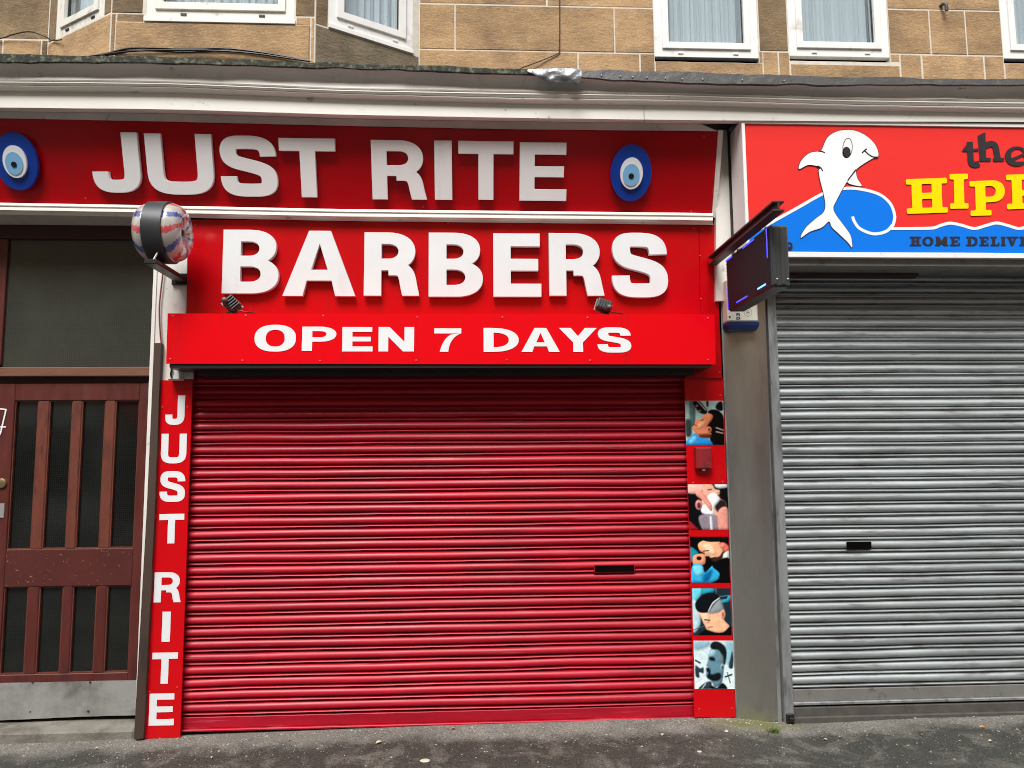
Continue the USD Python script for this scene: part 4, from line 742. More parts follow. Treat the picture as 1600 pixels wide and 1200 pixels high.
obj('soffit_board', cat(box(-5, xl0-.02, -.03, DY-.022, at(100, 335, -.03)[2]-.004, at(100, 335, -.03)[2]+.03)), m_strip, tim)
obj('backing_wall', cat(box(-6, fx0-.0, DY+.0, DY+.3, -.1, 3.6), box(fx0, 8, DY+.35, DY+.4, -.2, 4.2), box(-6, 8, .1, .35, at(100, 335, -.03)[2]+.032, 4.0)), m_dark, tim)
st = obj('doorstep', cat(box(-5, xl0-.03, -.005, .5, -.2, at(100, 1124, DY)[2]-.004, .012)), m_conc, label='worn concrete doorstep under the brown door', category='doorstep')

# trunking and rusty cable
tk = thing('brown_trunking', 'dark brown square cable trunking beside the vertical JUST RITE sign', 'cable trunking', (-2.0, -.02, 0))
FT = V(-.045); obj('trunking', FT.ext(FT.quad([(241, 536), (251.5, 536), (241.5, 800), (224, 1154), (209, 1156), (229, 800)]), -.04, 0), m_brown, tk)
rc = thing('rusty_cable', 'thin rust brown cable hanging down the white board above brown trunking', 'cable', at(250, 480, -.02))
obj('cable', tube(spline([at(255, 424, -.02), at(253, 440, -.02), at(249, 480, -.02), at(250, 515, -.02), at(252, 536, -.02)], 6), .005, 8), m_rustcable, rc, smooth=50)

# electrical boxes under the left end of the shutter box
eb = thing('junction_box', 'weathered white junction box under the left end of the shutter housing', 'electrical box', at(272, 580, -.08))
a0, b0, a1, b1 = V(-.09).rect(262, 574, 282, 593.5)
obj('box', box(a0, a1, -.09, -.02, b0, b1, .005), m_ebox, eb); obj('lid', box(a0+.004, a1-.004, -.096, -.09, b0+.003, b1-.003, .002), m_ebox, eb)
obj('cable', tube(spline([at(266, 571, -.10), at(268, 577, -.11), at(267, 584, -.105), at(268, 590, -.10)], 5), .006, 8), m_cable, eb, smooth=50)
a2 = V(-.03).rect(284, 579, 301, 592); obj('back_plate', box(a2[0], a2[2], -.024, -.004, a2[1], a2[3], .002), m_ebox, eb)

# ------------------------------------------------------------------ floodlights on the housing
def flood(px, py, ang, tilt, label, mirror=1):
    base = at(px, py, -.17); t = thing('floodlight', label, 'floodlight', base, group=None)
    ca, sa = math.cos(ang), math.sin(ang)
    def tf(m):
        R = trimesh.transformations.euler_matrix(tilt, 0, ang*-1) ; m.apply_transform(R); m.apply_translation(base); return m
    def tl(m): m.apply_transform(trimesh.transformations.rotation_matrix(tilt, (1, 0, 0))); m.apply_transform(trimesh.transformations.rotation_matrix(ang, (0, 1, 0))); m.apply_translation(base+[0, 0, .058]); return m
    w, h = .048, .037
    obj('lamp_head', tl(box(-w, w, -.018, .022, -h, h, .006)), m_ledcase, t)
    obj('rim', tl(cat(box(-w-.005, w+.005, .022, .030, h-.004, h+.005), box(-w-.005, w+.005, .022, .030, -h-.005, -h+.004), box(-w-.005, -w+.004, .022, .030, -h+.004, h-.004), box(w-.004, w+.005, .022, .030, -h+.004, h-.004))), m_galvbar, t)
    for k in range(5):
        obj('cooling_fin', tl(box(-w*.7+k*w*.35-.003, -w*.7+k*w*.35+.003, -.030, -.018, -h*.8, h*.8)), m_black, t)
    obj('sensor', tl(cat(box(mirror*w*.2, mirror*w*1.05, -.052, -.026, -h*1.15, -h*.25, .009))), m_ledcase, t)
    obj('sensor_lens', tl(trimesh.creation.icosphere(2, .013).apply_translation((mirror*w*.62, -.052, -h*.75))), m_galvbar, t, smooth=True)
    obj('bracket', cat(box(base[0]-.03, base[0]+.03, base[1]-.01, base[1]+.02, base[2]-.004, base[2]+.004), box(base[0]-.008, base[0]+.008, base[1]-.004, base[1]+.006, base[2]+.004, base[2]+.05)), m_black, t)
    obj('cable', tube(spline([base+[.01, 0, .03], base+[.05, -.01, .012], base+[.11, .0, .004], base+[.16, .05, .002]], 5), .004, 8), m_cable, t, smooth=50)
flood(362, 489, .75, -.35, 'small dark floodlight tilted under the B of BARBERS', -1)
flood(944, 491, .35, -.30, 'small dark floodlight tilted under the last R of BARBERS', 1)

# ------------------------------------------------------------------ double domed barber sign on its bracket
XB = at(283, 428, -.02)[0]+.0
def on_x(px, x0):     # depth at which the side plane x = x0 shows at the measured column
    lo_, hi_ = -1.5, .3
    for _ in range(50):
        mid = (lo_+hi_)/2; p = at(px, 380, mid)
        if (p[0]-x0) < 0: lo_ = mid
        else: hi_ = mid
    return (lo_+hi_)/2
bs = thing('barber_lamp', 'round black drum sign with clear domes and red white blue barber stripes', 'barber sign', (XB, -.3, 2.75))
cB = np.array([XB+.012, -.335, 2.76]); RB = .185
cB[2] = at(246, 364, cB[1])[2]
obj('drum', lathe([(RB-.012, -.056), (RB, -.056), (RB, .056), (RB-.012, .056), (RB-.012, -.056)], 48).apply_translation(cB), m_drum, bs, smooth=35)
dome = [(RB-.014, .050), (RB-.011, .070), (RB-.024, .102), (RB-.052, .128), (RB-.085, .138), (RB-.115, .134), (RB-.140, .124), (RB-.160, .115), (.0, .113)]
dm = spline(dome, 4)
m_stripe = usdkit.material(stage, '/World/Looks/barber_stripes', {
    "tc": ("geometry", {}), "mp": ("mapping", {"location": tuple(-cB)}), "x": ("separate_xyz", {}), "ang": ("math", {"math_type": "arctan2"}), "y2": ("math", {"math_type": "multiply"}), "z2": ("math", {"math_type": "multiply"}), "rs": ("math", {"math_type": "add"}), "r": ("math", {"math_type": "sqrt"}),
    "n": ("noise_texture", {"scale": 110, "detail": 0}), "sw": ("math", {"math_type": "multiply_add", "value2": 5.2}), "na": ("math", {"math_type": "multiply_add", "value2": .16}), "k": ("math", {"math_type": "multiply", "value2": 5/(2*math.pi)}), "fr": ("math", {"math_type": "fraction"}),
    "rp": ("rgb_ramp", {"interpolate": False, "ramp": [(0, (.44, .42, .38)), (.28, (.52, .07, .08)), (.46, (.44, .42, .38)), (.74, (.05, .08, .28)), (.93, (.44, .42, .38))]}),
    "p": ("principled_bsdf", {"roughness": .22, "coat_weight": 1.0, "coat_roughness": .02, "coat_ior": 1.7})},
    [("tc.position", "mp.vector"), ("mp.vector", "x.vector"), ("x.y", "ang.value1"), ("x.z", "ang.value2"), ("x.y", "y2.value1"), ("x.y", "y2.value2"), ("x.z", "z2.value1"), ("x.z", "z2.value2"), ("y2.value", "rs.value1"), ("z2.value", "rs.value2"), ("rs.value", "r.value1"),
     ("r.value", "sw.value1"), ("ang.value", "sw.value3"), ("tc.position", "n.vector"), ("n.fac", "na.value1"), ("sw.value", "na.value3"), ("na.value", "k.value1"), ("k.value", "fr.value1"), ("fr.value", "rp.fac"), ("rp.color", "p.base_color")], surface="p.BSDF")
d1 = lathe([tuple(p) for p in dm], 56); obj('dome', d1.copy().apply_translation(cB), m_stripe, bs, smooth=True)
d2 = d1.copy(); d2.vertices[:, 0] *= -1; d2.faces = d2.faces[:, ::-1]; obj('dome', d2.apply_translation(cB), m_stripe, bs, smooth=True)
for s in (1, -1): obj('hub', lathe([(.0, s*.122), (.018, s*.120), (.022, s*.110)], 20).apply_translation(cB), m_black, bs, smooth=True)
zbk = cB[2]-RB-.012
obj('bracket_arm', box(cB[0]-.045, cB[0]+.03, cB[1]-.14, -.012, zbk-.028, zbk, .004), m_black, bs)
obj('wall_plate', box(cB[0]-.07, cB[0]+.10, -.022, -.002, zbk-.045, zbk+.03, .003), m_black, bs); obj('wall_plate', box(cB[0]+.02, cB[0]+.16, -.012, -.003, zbk-.0, zbk+.03, .002), m_black, bs)
obj('stay_bolt', cyl(cB+[.0, -.115, -RB-.01], cB+[.02, -.10, -RB+.05], .006), m_screw, bs, smooth=40)
obj('cable', tube(spline([(cB[0]+.05, -.03, zbk-.02), (cB[0]+.05, -.02, zbk-.10), (cB[0]+.055, -.015, zbk-.19), (cB[0]+.10, -.015, zbk-.26), (cB[0]+.14, -.02, zbk-.29)], 6), .005, 8), m_cable, bs, smooth=50)

# ------------------------------------------------------------------ LED message sign on its arm
aw = at(1107, 408, -.05); XL = aw[0]
yf = on_x(1212, XL)
zA0 = aw[2]; 
zA1 = at(1212, 322, yf)[2]; zA = (zA0+zA1)/2
ld = thing('led_sign', 'black LED message board with blue edge dots hanging from a brown arm', 'led sign', (XL, -.3, zA))
for k, (dz_, h_) in enumerate(((0, .012), (.045, .012))):
    obj('arm_flange', box(XL-.006, XL+.055, yf, -.05, zA-.028+dz_, zA-.028+dz_+h_, .002), m_ledarm, ld)
obj('arm_web', box(XL+.020, XL+.030, yf, -.05, zA-.016, zA+.017), m_ledarm, ld)
XS = XL+.028
y0s, y1s = on_x(1133.5, XS), on_x(1202, XS)
zt0, zb0 = at(1133.5, 405, y0s)[2], at(1140, 487, y0s)[2]; zt1, zb1 = at(1200, 355, y1s)[2], at(1208, 444, y1s)[2]
ztS, zbS = (zt0+zt1)/2, (zb0+zb1)/2; dS = .105
obj('case', box(XS+.004, XS+dS, y1s, y0s, zbS-.008, ztS+.008, .010), m_ledcase, ld)
obj('case_rib', cat(*[box(XS+.012+.045*k, XS+.032+.045*k, y1s-.006, y1s+.004, zbS+.004, ztS-.004, .003) for k in range(2)]), m_ledcase, ld)
zz = np.linspace(zbS+.006, ztS-.006, 36); lv = []
obj('screen', box(XS+.0015, XS+.004, y1s+.006, y0s-.006, zbS+.004, ztS-.004), m_black, ld)
obj('louvre', cat(*[box(XS-.0045, XS+.0015, y1s+.010, y0s-.010, z_-.0022, z_+.0022) for z_ in zz]), m_louvre, ld, kind='stuff')
def dots(pts, m):
    for y_, z_, dy_, dz_ in pts: obj('led_bar', box(XS-.0075, XS-.0048, y_-dy_/2, y_+dy_/2, z_-dz_/2, z_+dz_/2), m, ld)
Ly, Lz = y0s-y1s, ztS-zbS
dots([(y0s-.10*Ly, ztS-.012, .16*Ly, .007), (y0s-.58*Ly, ztS-.012, .26*Ly, .007), (y1s+.018, ztS-.27*Lz, .007, .50*Lz), (y0s-.018, zbS+.22*Lz, .007, .40*Lz), (y0s-.38*Ly, zbS+.015, .26*Ly, .007)], m_led); dots([(y1s+.17*Ly, zbS+.020, .17*Ly, .009)], m_led2)
for f in (.18, .82): obj('hanger', box(XS+.03, XS+.05, y0s-f*Ly-.01, y0s-f*Ly+.01, ztS+.004, zA-.026), m_galvbar, ld)
screws(ld, Frame((0, y1s, 0), (1, 0, 0), (0, 0, 1)), [(1214, 436), (1231, 436)], .002, m_screw, .005)

# ------------------------------------------------------------------ steel pilaster with alarm box
pil = thing('steel_pilaster', 'brushed stainless steel clad pilaster between red photo strip and grey shutter', 'pilaster', (1.75, -.03, 0))
FPi = Frame((at(1128, 600, -.012)[0], -.012, 0), (at(1211, 600, -.07)[0]-at(1128, 600, -.012)[0], -.06, 0), (0, 0, 1))
pq = FPi.quad([(1127, 470), (1196, 470), (1218.5, 1126), (1151, 1123)]); qa = pq.bounds
cq = [FPi.hit(*p) for p in ((1125, 420), (1194, 420), (1215.5, 1127), (1150.5, 1123))]; uu, vv = np.meshgrid(np.linspace(0, 1, 15), np.linspace(0, 1, 40))
CP = ((cq[0]*(1-uu[..., None])+cq[1]*uu[..., None])*(1-vv[..., None])+(cq[3]*(1-uu[..., None])+cq[2]*uu[..., None])*vv[..., None])
cd = .012*np.sin(np.pi*uu)*(1+.25*np.sin(vv*5))+.004*(meshkit.noise(np.stack([uu*2, vv*5, 0*uu], -1), 4)-.5)
obj('cladding', grid(FPi.world(np.concatenate([CP.reshape(-1, 2), cd.reshape(-1, 1)], 1)).reshape(40, 15, 3)[::-1]), m_steel, pil, smooth=True)
obj('edge_trim', FPi.ext(FPi.quad([(1124, 420), (1126.5, 420), (1151.8, 1123), (1150, 1123)]), -.01, .004), m_guide, pil)
ab = thing('alarm_box', 'white burglar alarm bell box with dark blue base under the LED board', 'alarm box', at(1160, 480, -.12))
a0, b0, a1, b1 = V(-.12).rect(1136, 436, 1184, 515)
FAl = V(-.125); zbl = FAl.hit(1160, 503)[1]
shp = sbox(a0, zbl, a1, b1)
obj('cover', box(a0, a1, -.125, -.02, zbl, b1, .010), m_alarm, ab)
obj('strobe_base', trimesh.Trimesh(np.array([(a0-.001, y_, zbl-.0005) for y_ in (-.128, -.02)] + [(a1+.001, y_, zbl-.0005) for y_ in (-.128, -.02)] + [(a0-.001, y_, zbl-.022) for y_ in (-.128, -.02)] + [(a1+.001, y_, zbl-.022) for y_ in (-.128, -.02)] + [(a0+.012, y_, b0-.002) for y_ in (-.115, -.02)] + [(a1-.012, y_, b0-.002) for y_ in (-.115, -.02)])).convex_hull, m_alarmblue, ab)
dp = FAl.rect(1150.5, 495, 1156.5, 499.5); obj('letter', FAl.ext(fit(glyph('D', .9, .26), dp), 0, .001), m_alarmblue, ab)
wp = FAl.rect(1150.5, 489.3, 1156.5, 493.7); obj('letter', FAl.ext(fit(glyph('R', .9, .24), wp), 0, .001), m_alarmblue, ab)
ec = FAl.hit(1168.5, 488); obj('emblem', FAl.ext(unary_union([Point(*ec).buffer(.026, 16).difference(Point(*ec).buffer(.0245, 16)), Point(*ec).buffer(.012, 12).difference(Point(*ec).buffer(.0105, 12)), Point(*ec).buffer(.004)]), 0, .001), m_fblk, ab)
obj('screw', trimesh.creation.icosphere(1, .006).apply_translation((a0+.012, -.126, FAl.hit(1136, 495)[1])), m_gasket, ab)

# ------------------------------------------------------------------ grey shutter of the neighbour
GY = -.02
gs = thing('grey_shutter', 'closed galvanised grey roller shutter of the neighbouring shop', 'roller shutter', (2.8, GY, 0))
gx0, gx1 = at(1226, 800, GY)[0]-.02, at(1600, 800, GY)[0]+2.0
zg = at(1420, 1073, GY-.01)[2]; PG = (at(1420, 696, GY-.01)[2]-at(1420, 1073, GY-.01)[2])/20
z = zg+PG; n = 0
while z < at(1420, 415, GY)[2]+.03:
    obj('slat', slat(gx0, gx1, z, GY, PG, 200+n), m_galv, gs, smooth=40); z += PG; n += 1
zf1 = at(1420, 1092.5, GY-.02)[2]; zf0 = at(1420, 1098, GY-.03)[2]
obj('bottom_bar', box(gx0, gx1, GY-.016, GY+.02, zf1, zg-.001, .002), m_galvbar, gs); obj('bottom_lip', box(gx0, gx1, GY-.034, GY+.02, zf0, zf1-.0005, .003), m_guide, gs)
sc = V(GY-.022).rect(1323, 846.5, 1361.5, 857.5); obj('letter_slot', V(GY-.022).ext(sbox(*sc), -.004, .002), m_dark, gs, label='dark rectangular letter slot')
gg = V(GY-.05)
def gpt(px): return at(px, 800, GY-.05)[0]
ztopg = at(1200, 400, GY)[2]
for nm, xa, xb, ya, m in (('guide_rail', 1203, 1210.5, GY-.028, m_guide), ('guide_rail', 1212.5, 1226.5, GY-.055, m_guide)):
    obj(nm, box(gpt(xa), gpt(xb), ya, GY+.05, -.022, ztopg, .003), m, gs)
obj('guide_seam', box(gpt(1210.3), gpt(1212.7), GY-.020, GY+.05, .0, ztopg), m_sill, gs); obj('guide_seam', box(gpt(1196), gpt(1203.2), GY-.01, GY+.05, .0, ztopg), m_sill, gs)
fx = gpt(1226.5); obj('guide_foot', cat(box(fx-.055, fx-.004, GY-.068, GY-.052, -.03, .045, .004), box(fx-.040, fx-.012, GY-.082, GY-.066, .0, .025, .003)), m_black, gs)
th = obj('threshold', cat(box(fx-.0, gx1, GY-.030, GY+.35, -.12, at(1420, 1100, GY-.03)[2]-.004, .006), box(fx, gx1, GY-.05, GY-.028, -.12, at(1420, 1117, GY-.05)[2], .004)), m_sill, label='dark gritty threshold under the grey shutter', category='threshold')

# ------------------------------------------------------------------ neighbour's sign with whale and lettering
NY = -.325
FN = V(NY)
ns = thing('neighbour_sign', 'red and blue sign box with white cartoon whale and yellow letters', 'shop sign', (2.9, NY, 3))
UVc = lambda u, v: FN.hit(1200+u/4, 180+v/4)
nx0 = at(1158.5, 195, NY)[0]; nx1 = at(1600, 300, NY)[0]+1.9
ztN = at(1380, 190.5, NY)[2]; zbN = at(1400, 402.5, NY)[2]; zi1 = UVc(700, 64)[1]; zi0 = UVc(700, 858)[1]; xi0 = at(1166, 260, NY)[0]
fr_ = sbox(nx0, zbN, nx1, ztN).difference(sbox(xi0, zi0, nx1-.04, zi1))
obj('frame', FN.ext(fr_, -.21, .004), m_signframe, ns)
obj('face', FN.ext(sbox(xi0-.001, zi0-.001, nx1-.039, zi1+.001), -.05, -.006), m_fred, ns)
obj('underside', box(nx0+.02, nx1-.02, NY+.03, -.02, zbN-.045, zbN-.001), m_galvbar, ns)
obj('soffit_batten', box(at(1231, 420, -.1)[0], at(1432, 420, -.1)[0], -.12, -.06, zbN-.07, zbN-.046), m_ledarm, ns)
Z = -.006
def P_(pts, n=6, closed=True, raw=False): 
    q = np.array([UVc(*p) for p in pts]); return Polygon(q if raw else spline(q, n, closed)).buffer(0)
def L_(pts, w, n=8, cap='round'): return LineString(spline(np.array([UVc(*p) for p in pts]), n)).buffer(w, cap_style=cap)
inner = sbox(xi0, zi0, nx1-.04, zi1)
crest = [(-260, 830), (30, 665), (200, 570), (350, 487), (455, 460), (560, 458), (690, 490), (765, 550), (793, 625), (785, 680), (770, 703)]
after = [(770, 707), (900, 707), (1030, 704), (1080, 688), (1140, 674), (1210, 686), (1290, 707), (1360, 690), (1430, 673), (1500, 688), (1570, 707), (1640, 692), (1710, 674), (1790, 690), (1860, 707), (1940, 690), (2010, 674), (2600, 706), (4400, 706)]
c1_ = spline(np.array([UVc(*p) for p in crest]), 8); c2_ = spline(np.array([UVc(*p) for p in after]), 8)
low = [UVc(4400, 1000), UVc(-300, 1000)]
wave = Polygon(list(map(tuple, c1_))+list(map(tuple, c2_))+[tuple(l) for l in low]).buffer(0).intersection(inner)
obj('printed_wave', FN.ext(wave, Z, Z+.0015), m_fblue, ns)
foam = unary_union([LineString(c1_).buffer(.0095), LineString(c2_).buffer(.0095), L_([(785, 680), (740, 725), (660, 740), (580, 710), (545, 670), (530, 632)], .0095, cap='flat')]).intersection(inner)
obj('printed_foam', FN.ext(foam, Z+.0015, Z+.003), m_fwhite, ns)
body = [(500, 92), (560, 102), (620, 134), (665, 178), (688, 228), (686, 262), (662, 266), (600, 302), (548, 342), (500, 405), (462, 468), (425, 538), (408, 580), (424, 622), (470, 684), (512, 744), (524, 790), (524, 826), (500, 795), (440, 738), (400, 700), (381, 664), (335, 702), (262, 728), (205, 765), (236, 704), (300, 645), (346, 608), (359, 560), (346, 482), (325, 400), (318, 345), (330, 330), (292, 314), (245, 312), (194, 336), (208, 285), (258, 238), (318, 226), (338, 212), (372, 140), (430, 102)]
bd = P_(body, 5); fin = P_([(546, 344), (556, 395), (586, 441), (540, 438), (497, 420), (515, 385)], 5)
fl = P_([(546, 344), (552, 372), (562, 402), (586, 441), (540, 437), (497, 418), (520, 380)], 4)
wh = obj('printed_whale', FN.ext(unary_union([fl.buffer(.0035), bd.buffer(.0035)]), Z+.003, Z+.0045), m_fblk, ns)
obj('whale_fin', FN.ext(fl, Z+.0045, Z+.0055), m_fwhite, wh); obj('whale_body', FN.ext(unary_union([bd.difference(fl.buffer(.003)), bd.buffer(-.004)]), Z+.0045, Z+.006), m_fwhite, wh)
ex = lambda u, v, a, b_, rot: affinity.rotate(affinity.scale(Point(*UVc(u, v)).buffer(1, 24), a, b_), rot)
sc_ = np.linalg.norm(UVc(100, 0)-UVc(0, 0))/100
ell = ex(497, 204, 31*sc_, 64*sc_, -8)
for nm, g in (('eye_ring', ell.difference(ell.buffer(-.004))), ('pupil', ex(490, 233, 26*sc_, 36*sc_, -8)), ('mouth', unary_union([L_([(604, 222), (630, 246), (655, 260), (684, 262)], .0042), L_([(590, 234), (600, 224), (614, 212)], .0045), L_([(600, 224), (606, 224)], .004)])), ('outline_stroke', L_([(352, 233), (335, 226), (318, 225)], .004)), ('outline_stroke', L_([(340, 346), (328, 328), (310, 318)], .004)), ('outline_stroke', L_([(548, 342), (500, 405)], .004))):
    obj(nm, FN.ext(g, Z+.006, Z+.007), m_fblk, wh)
def slab(ch, u0, v0, u1, v1, tw, sh):
    """Soft slab-serif letters in a box (u, v), stem width tw and serif height sh."""
    um = (u0+u1)/2
    S = lambda x, a=v0, b=v1, l=tw*.75, r=tw*.75, t_=True, bo=True: [sbox(x-tw/2, a, x+tw/2, b)] + ([sbox(x-tw/2-l, a, x+tw/2+r, a+sh)] if t_ else []) + ([sbox(x-tw/2-l, b-sh, x+tw/2+r, b)] if bo else [])
    w = u1-u0; g = []; sr = tw*.55
    if ch == 'I': g = S(um, l=(w-tw)/2, r=(w-tw)/2)
    if ch == 'H': g = S(u0+tw/2+sr, l=sr, r=sr)+S(u1-tw/2-sr, l=sr, r=sr)+[sbox(u0+sr, (v0+v1)/2-sh*.55, u1-sr, (v0+v1)/2+sh*.55)]
    if ch in 'PD':
        bh = .62 if ch == 'P' else 1; hb = (v1-v0)*bh
        b1 = affinity.translate(bowl(0, 0, w-sr, hb), u0+sr, v0); b2 = affinity.translate(bowl(0, 0, w-sr-tw*1.9, hb-2*sh), u0+sr+tw, v0+sh)
        g = S(u0+tw/2+sr, l=sr, r=sr)+[b1.difference(b2)]
    if ch == 'O': g = [affinity.scale(Point(um, (v0+v1)/2).buffer(1, 20), w/2, (v1-v0)/2).difference(affinity.scale(Point(um, (v0+v1)/2).buffer(1, 20), w/2-tw, (v1-v0)/2-sh))]
    if ch == 'E': g = S(u0+tw/2+sr, l=sr, r=sr)+[sbox(u0+sr, v0, u1, v0+sh), sbox(u1-sh, v0, u1, v0+sh*2.4), sbox(u0+sr, v1-sh, u1, v1), sbox(u1-sh, v1-sh*2.4, u1, v1), sbox(u0+sr, (v0+v1)/2-sh/2, u1-w*.22, (v0+v1)/2+sh/2), sbox(u1-w*.22-sh, (v0+v1)/2-sh, u1-w*.22, (v0+v1)/2+sh)]
    if ch == 'L': g = S(u0+tw/2+sr, l=sr, r=sr)+[sbox(u0+sr, v1-sh, u1, v1), sbox(u1-sh, v1-sh*2.6, u1, v1)]
    if ch == 'M': g = S(u0+tw/2+sr*.6, l=sr*.6, r=sr*.5, t_=False)+S(u1-tw/2-sr*.6, l=sr*.5, r=sr*.6, t_=False)+[Polygon([(u0+sr*.2, v0), (u0+tw*1.3, v0), (um+tw*.4, v1-sh*2), (um-tw*.4, v1-sh)]), Polygon([(u1-sr*.2, v0), (u1-tw*1.3, v0), (um-tw*.4, v1-sh*2), (um+tw*.4, v1-sh)])]
    if ch == 'V': g = [Polygon([(u0+sr*.5, v0), (u0+sr*.5+tw*1.05, v0), (um+tw*.25, v1-sh*1.6), (um+tw*.35, v1), (um-tw*.35, v1)]), Polygon([(u1-sr*.5, v0), (u1-sr*.5-tw*.75, v0), (um-tw*.1, v1-sh*1.6), (um-tw*.1, v1), (um+tw*.35, v1)]), sbox(u0-sr*.2, v0, u0+tw*1.9, v0+sh), sbox(u1-tw*1.6, v0, u1+sr*.2, v0+sh)]
    return unary_union(g)
def tosign(poly):
    f = lambda x: np.array([UVc(*p) for p in x]); o_ = []
    for g in getattr(poly, 'geoms', [poly]): o_.append(Polygon(f(g.exterior.coords), [f(h.coords) for h in g.interiors]))
    return unary_union(o_)
soft = lambda p, r: p.buffer(r, join_style='round').buffer(-2*r, join_style='round').buffer(r, join_style='round')
for ch, b_, rot in (('H', (866, 395, 1122, 612), -2), ('I', (1138, 366, 1252, 584), -1), ('P', (1264, 408, 1482, 626), -2), ('P', (1492, 368, 1712, 584), -2)):
    g = affinity.rotate(soft(slab(ch, *b_, 62, 34), 8), rot); obj('letter', FN.ext(tosign(g), Z+.0035, Z+.005), m_fyel, ns)
the = {'t': unary_union([LineString(spline([(1262, 165), (1266, 240), (1272, 295), (1296, 308), (1322, 300)], 5)).buffer(19, cap_style='flat'), Polygon([(1215, 218), (1245, 180), (1280, 160), (1282, 210), (1316, 206), (1316, 224), (1218, 226)])]),
       'h': unary_union([Polygon([(1312, 128), (1360, 104), (1366, 285), (1326, 285)]), LineString(spline([(1362, 190), (1392, 178), (1420, 190), (1430, 230), (1440, 285)], 5)).buffer(19, cap_style='flat'), sbox(1322, 266, 1394, 287), sbox(1408, 266, 1476, 287)]),
       'e': unary_union([affinity.scale(Point(1556, 256).buffer(1, 24), 74, 62).difference(affinity.scale(Point(1560, 250).buffer(1, 24), 40, 40)).difference(Polygon([(1560, 262), (1660, 268), (1660, 285), (1570, 290)])), Polygon([(1515, 272), (1600, 236), (1600, 252), (1520, 290)])])}
for ch in 'the': obj('letter', FN.ext(tosign(soft(the[ch], 4)), Z+.0035, Z+.005), m_fblk, ns)
hx = [('H', 888, 958), ('O', 966, 1036), ('M', 1046, 1126), ('E', 1138, 1200), ('D', 1240, 1312), ('E', 1322, 1380), ('L', 1392, 1448), ('I', 1458, 1486), ('V', 1494, 1562), ('E', 1572, 1634)]
for ch, a_, b_ in hx: obj('letter', FN.ext(tosign(slab(ch, a_, 758, b_, 815, 19, 8)), Z+.0035, Z+.005), m_fblk, ns)
nine = unary_union([affinity.scale(Point(134, 812).buffer(1, 16), 19, 19).difference(affinity.scale(Point(134, 812).buffer(1, 16), 7, 10)), LineString(spline([(148, 812), (147, 832), (128, 843), (114, 836)], 5)).buffer(6), Point(119, 762).buffer(6)])
obj('letter', FN.ext(tosign(nine), Z+.0035, Z+.005), m_fblk, ns)

# ------------------------------------------------------------------ pavement details
def leaf(px, py, s, rot, m, label):
    p = at_ground(px, py); t = np.linspace(0, 1, 7); P = []
    for v_ in (-1, 0, 1): P.append([(s*(k-.5), v_*s*.32*math.sin(math.pi*min(max(k, .04), .96)), .004+.006*abs(v_)*math.sin(3*k)+.002) for k in t])
    g = grid(np.array(P)); g.apply_transform(trimesh.transformations.rotation_matrix(rot, (0, 0, 1))); g.apply_translation(p)
    obj('fallen_leaf', g, m, label=label, category='leaf', smooth=True)
def at_ground(px, py):
    r = ray(px, py); t = 4.0
    for _ in range(30):
        p = CAM+r/FPX*t; g = float(gz(p[0], p[1])); t += (p[2]-g)/(-r[2]/FPX)*.9
    p = CAM+r/FPX*t; return np.array([p[0], p[1], float(gz(p[0], p[1]))+.002])
m_leaf = mat('dry_leaf', lin((196, 120, 52)), rough=.7, var=.25, vscale=60); m_leaf2 = mat('pale_leaf', lin((196, 186, 150)), rough=.7, var=.2, vscale=60); m_gum = mat('chewing_gum', lin((196, 190, 168)), rough=.6, var=.15, vscale=50)
for q_, (px, py, s_, r_, m_, lb) in enumerate(((150, 1172, .022, .3, m_leaf2, 'pale leaf scrap in front of the concrete doorstep'), (330, 1186, .020, 2.1, m_leaf2, 'pale leaf scrap on pavement in front of the vertical red sign'), (452, 1158, .018, 1.0, m_leaf, 'tiny brown leaf on pavement near the left end of the red shutter'), (1290, 1158, .022, 2.6, m_leaf2, 'pale leaf scrap on pavement below the dark threshold'), (1548, 1160, .026, .2, m_leaf2, 'pale leaf scrap at the right edge of the pavement'), (1440, 1150, .016, 1.4, m_leaf, 'tiny brown leaf on pavement below the grey shutter'))):
    leaf(px, py, s_, r_, m_, lb)
leaf(708, 1140, .032, .4, m_leaf, 'small orange leaf on pavement below the red shutter'); leaf(592, 1162, .045, .8, m_leaf2, 'pale curled leaf on damp pavement left of the gum spot'); leaf(1536, 1138, .035, .2, m_leaf, 'small orange leaf on pavement below the grey shutter'); leaf(1035, 1150, .03, 1.2, m_leaf2, 'pale leaf scrap on pavement near the red shutter corner')
for (px, py), s, lb in (((664, 1189), .030, 'large pale flattened gum spot on pavement at bottom centre'), ((1135, 1143), .013, 'small white gum spot on pavement below the photo strip'), ((1093, 1175), .014, 'thin pale gum smear on the damp pavement right of centre')):
    p = at_ground(px, py); g = trimesh.creation.icosphere(2, 1); g.vertices *= [s, s*.8, .0045]; g.vertices[:, :2] *= 1+.25*(meshkit.noise(np.array(g.vertices)/s*1.2, 4)[:, None]-.5); g.apply_translation(p)
    obj('gum_spot', g, m_gum, label=lb, category='gum', smooth=True)
gr, base = [], trimesh.creation.icosphere(0, 1)
for k in range(2600):
    x = RNG.uniform(-3.0, 4.2); y = -abs(RNG.normal(0, .35 if k < 1700 else .05))-.015; s = RNG.uniform(.0012, .0035) if RNG.random() < .9 else RNG.uniform(.004, .007)
    b_ = base.copy(); b_.vertices *= [s*RNG.uniform(.7, 1.5), s*RNG.uniform(.7, 1.5), s*.7]; b_.apply_translation((x, y, float(gz(x, y))+s*.3)); gr.append(b_)
m_grit = mat('pale_grit', (.34, .32, .28), rough=.9, var=.5, vscale=40)
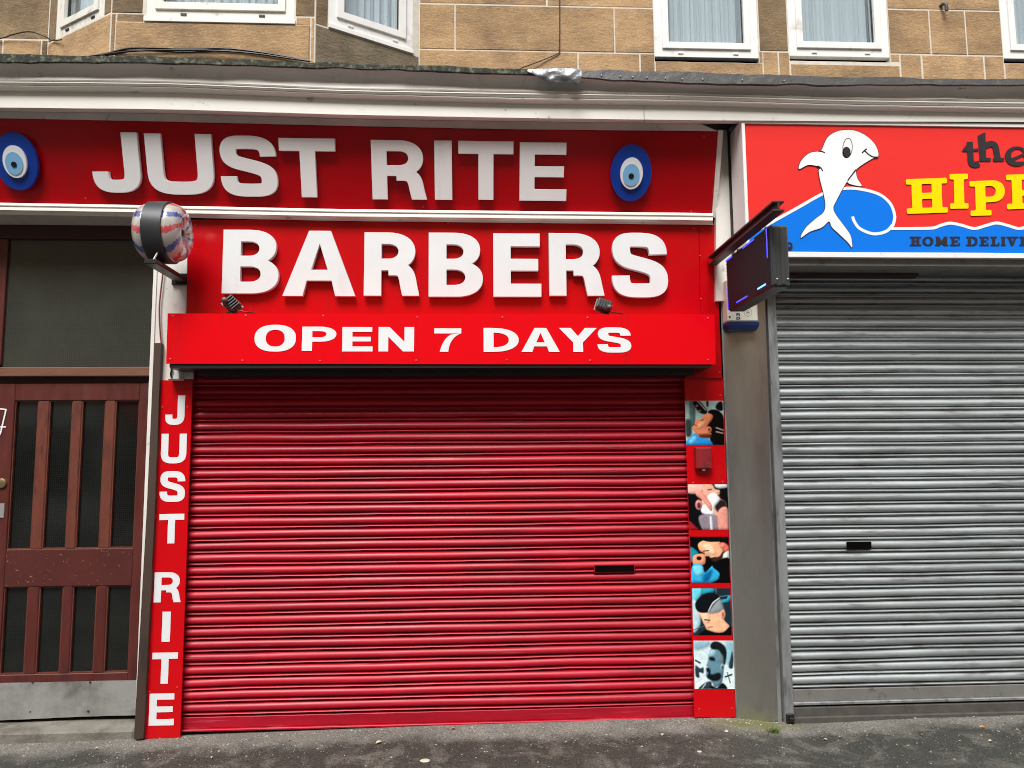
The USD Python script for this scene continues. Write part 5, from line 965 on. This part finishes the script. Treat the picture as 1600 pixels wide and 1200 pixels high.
obj('loose_grit', cat(*gr), m_grit, kind='stuff', label='loose pale grit scattered over the pavement', category='grit')
m_grass = usdkit.material(stage, '/World/Looks/grass_blade', {"d": ("diffuse_bsdf", {"color": (.10, .17, .03)}), "t": ("translucent_bsdf", {"color": (.14, .22, .04)}), "m": ("mix_closure", {"fac": .3})}, [("d.BSDF", "m.closure1"), ("t.BSDF", "m.closure2")], surface="m.closure")
gp = at_ground(1209, 1145); bl = []
for k in range(46):
    a = RNG.uniform(0, 6.28); l = RNG.uniform(.018, .045); q0 = gp+[RNG.normal(0, .018), RNG.normal(0, .010), 0]; d = np.array([math.cos(a)*.6, math.sin(a)*.6, 1]); bl.append(tube(np.array([q0, q0+d*l*.5, q0+d*l*.8+[math.cos(a)*l*.3, math.sin(a)*l*.3, 0]]), [.0014, .001, .0003], 4, False))
obj('grass_tuft', cat(*bl), m_grass, label='small green grass tuft in pavement crack by the steel pilaster', category='grass')

# ------------------------------------------------------------------ the street's far side, unseen: shaped to block low sky and give reflections
far = thing('facing_tenement', 'unseen sandstone tenement across the street, sized to block low sky and mirrored in glass and steel', 'building', (0, -15, 0))
fw_ = sbox(-24, -.2, 24, 16); wins = []
for k in range(-7, 8):
    for s_ in range(1, 4): wins.append(sbox(k*3.1-.6, 1.2+3.3*s_, k*3.1+.6, 3.0+3.3*s_))
FF = Frame((0, -15, 0), (-1, 0, 0), (0, 0, 1))
obj('wall', FF.ext(fw_.difference(unary_union(wins)).difference(sbox(-23, 0, 23, 3.3)), -.4, 0), m_stone, far)  # lighter stone chosen to bounce fill light onto the shop
obj('shop_row', FF.ext(sbox(-23, -.1, 23, 3.3), -.3, -.1), m_head, far)  # dark band added for the lower reflections in the door glass
m_paleshop = mat('pale_shopfront', (.62, .60, .55), rough=.5); m_blueshop = mat('blue_shopfront', (.05, .12, .32), rough=.4)
for k in range(-7, 7):  # invented shopfronts, added to brighten the reflections in the door glass
    c = k*3.25+1.6; mm = (m_paleshop, m_blueshop, m_redname, m_paleshop)[k % 4]
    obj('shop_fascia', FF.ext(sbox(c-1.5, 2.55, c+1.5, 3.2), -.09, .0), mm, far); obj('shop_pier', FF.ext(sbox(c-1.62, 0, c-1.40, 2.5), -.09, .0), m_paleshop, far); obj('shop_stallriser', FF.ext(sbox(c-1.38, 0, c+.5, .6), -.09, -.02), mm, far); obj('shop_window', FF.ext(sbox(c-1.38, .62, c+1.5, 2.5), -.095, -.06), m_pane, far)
for w_ in wins: obj('window', FF.ext(w_, -.3, -.25), m_pane, far)
obj('pavement_far', box(-40, 40, -18, -11.5, -.16, -.03), m_kerb, kind='structure')
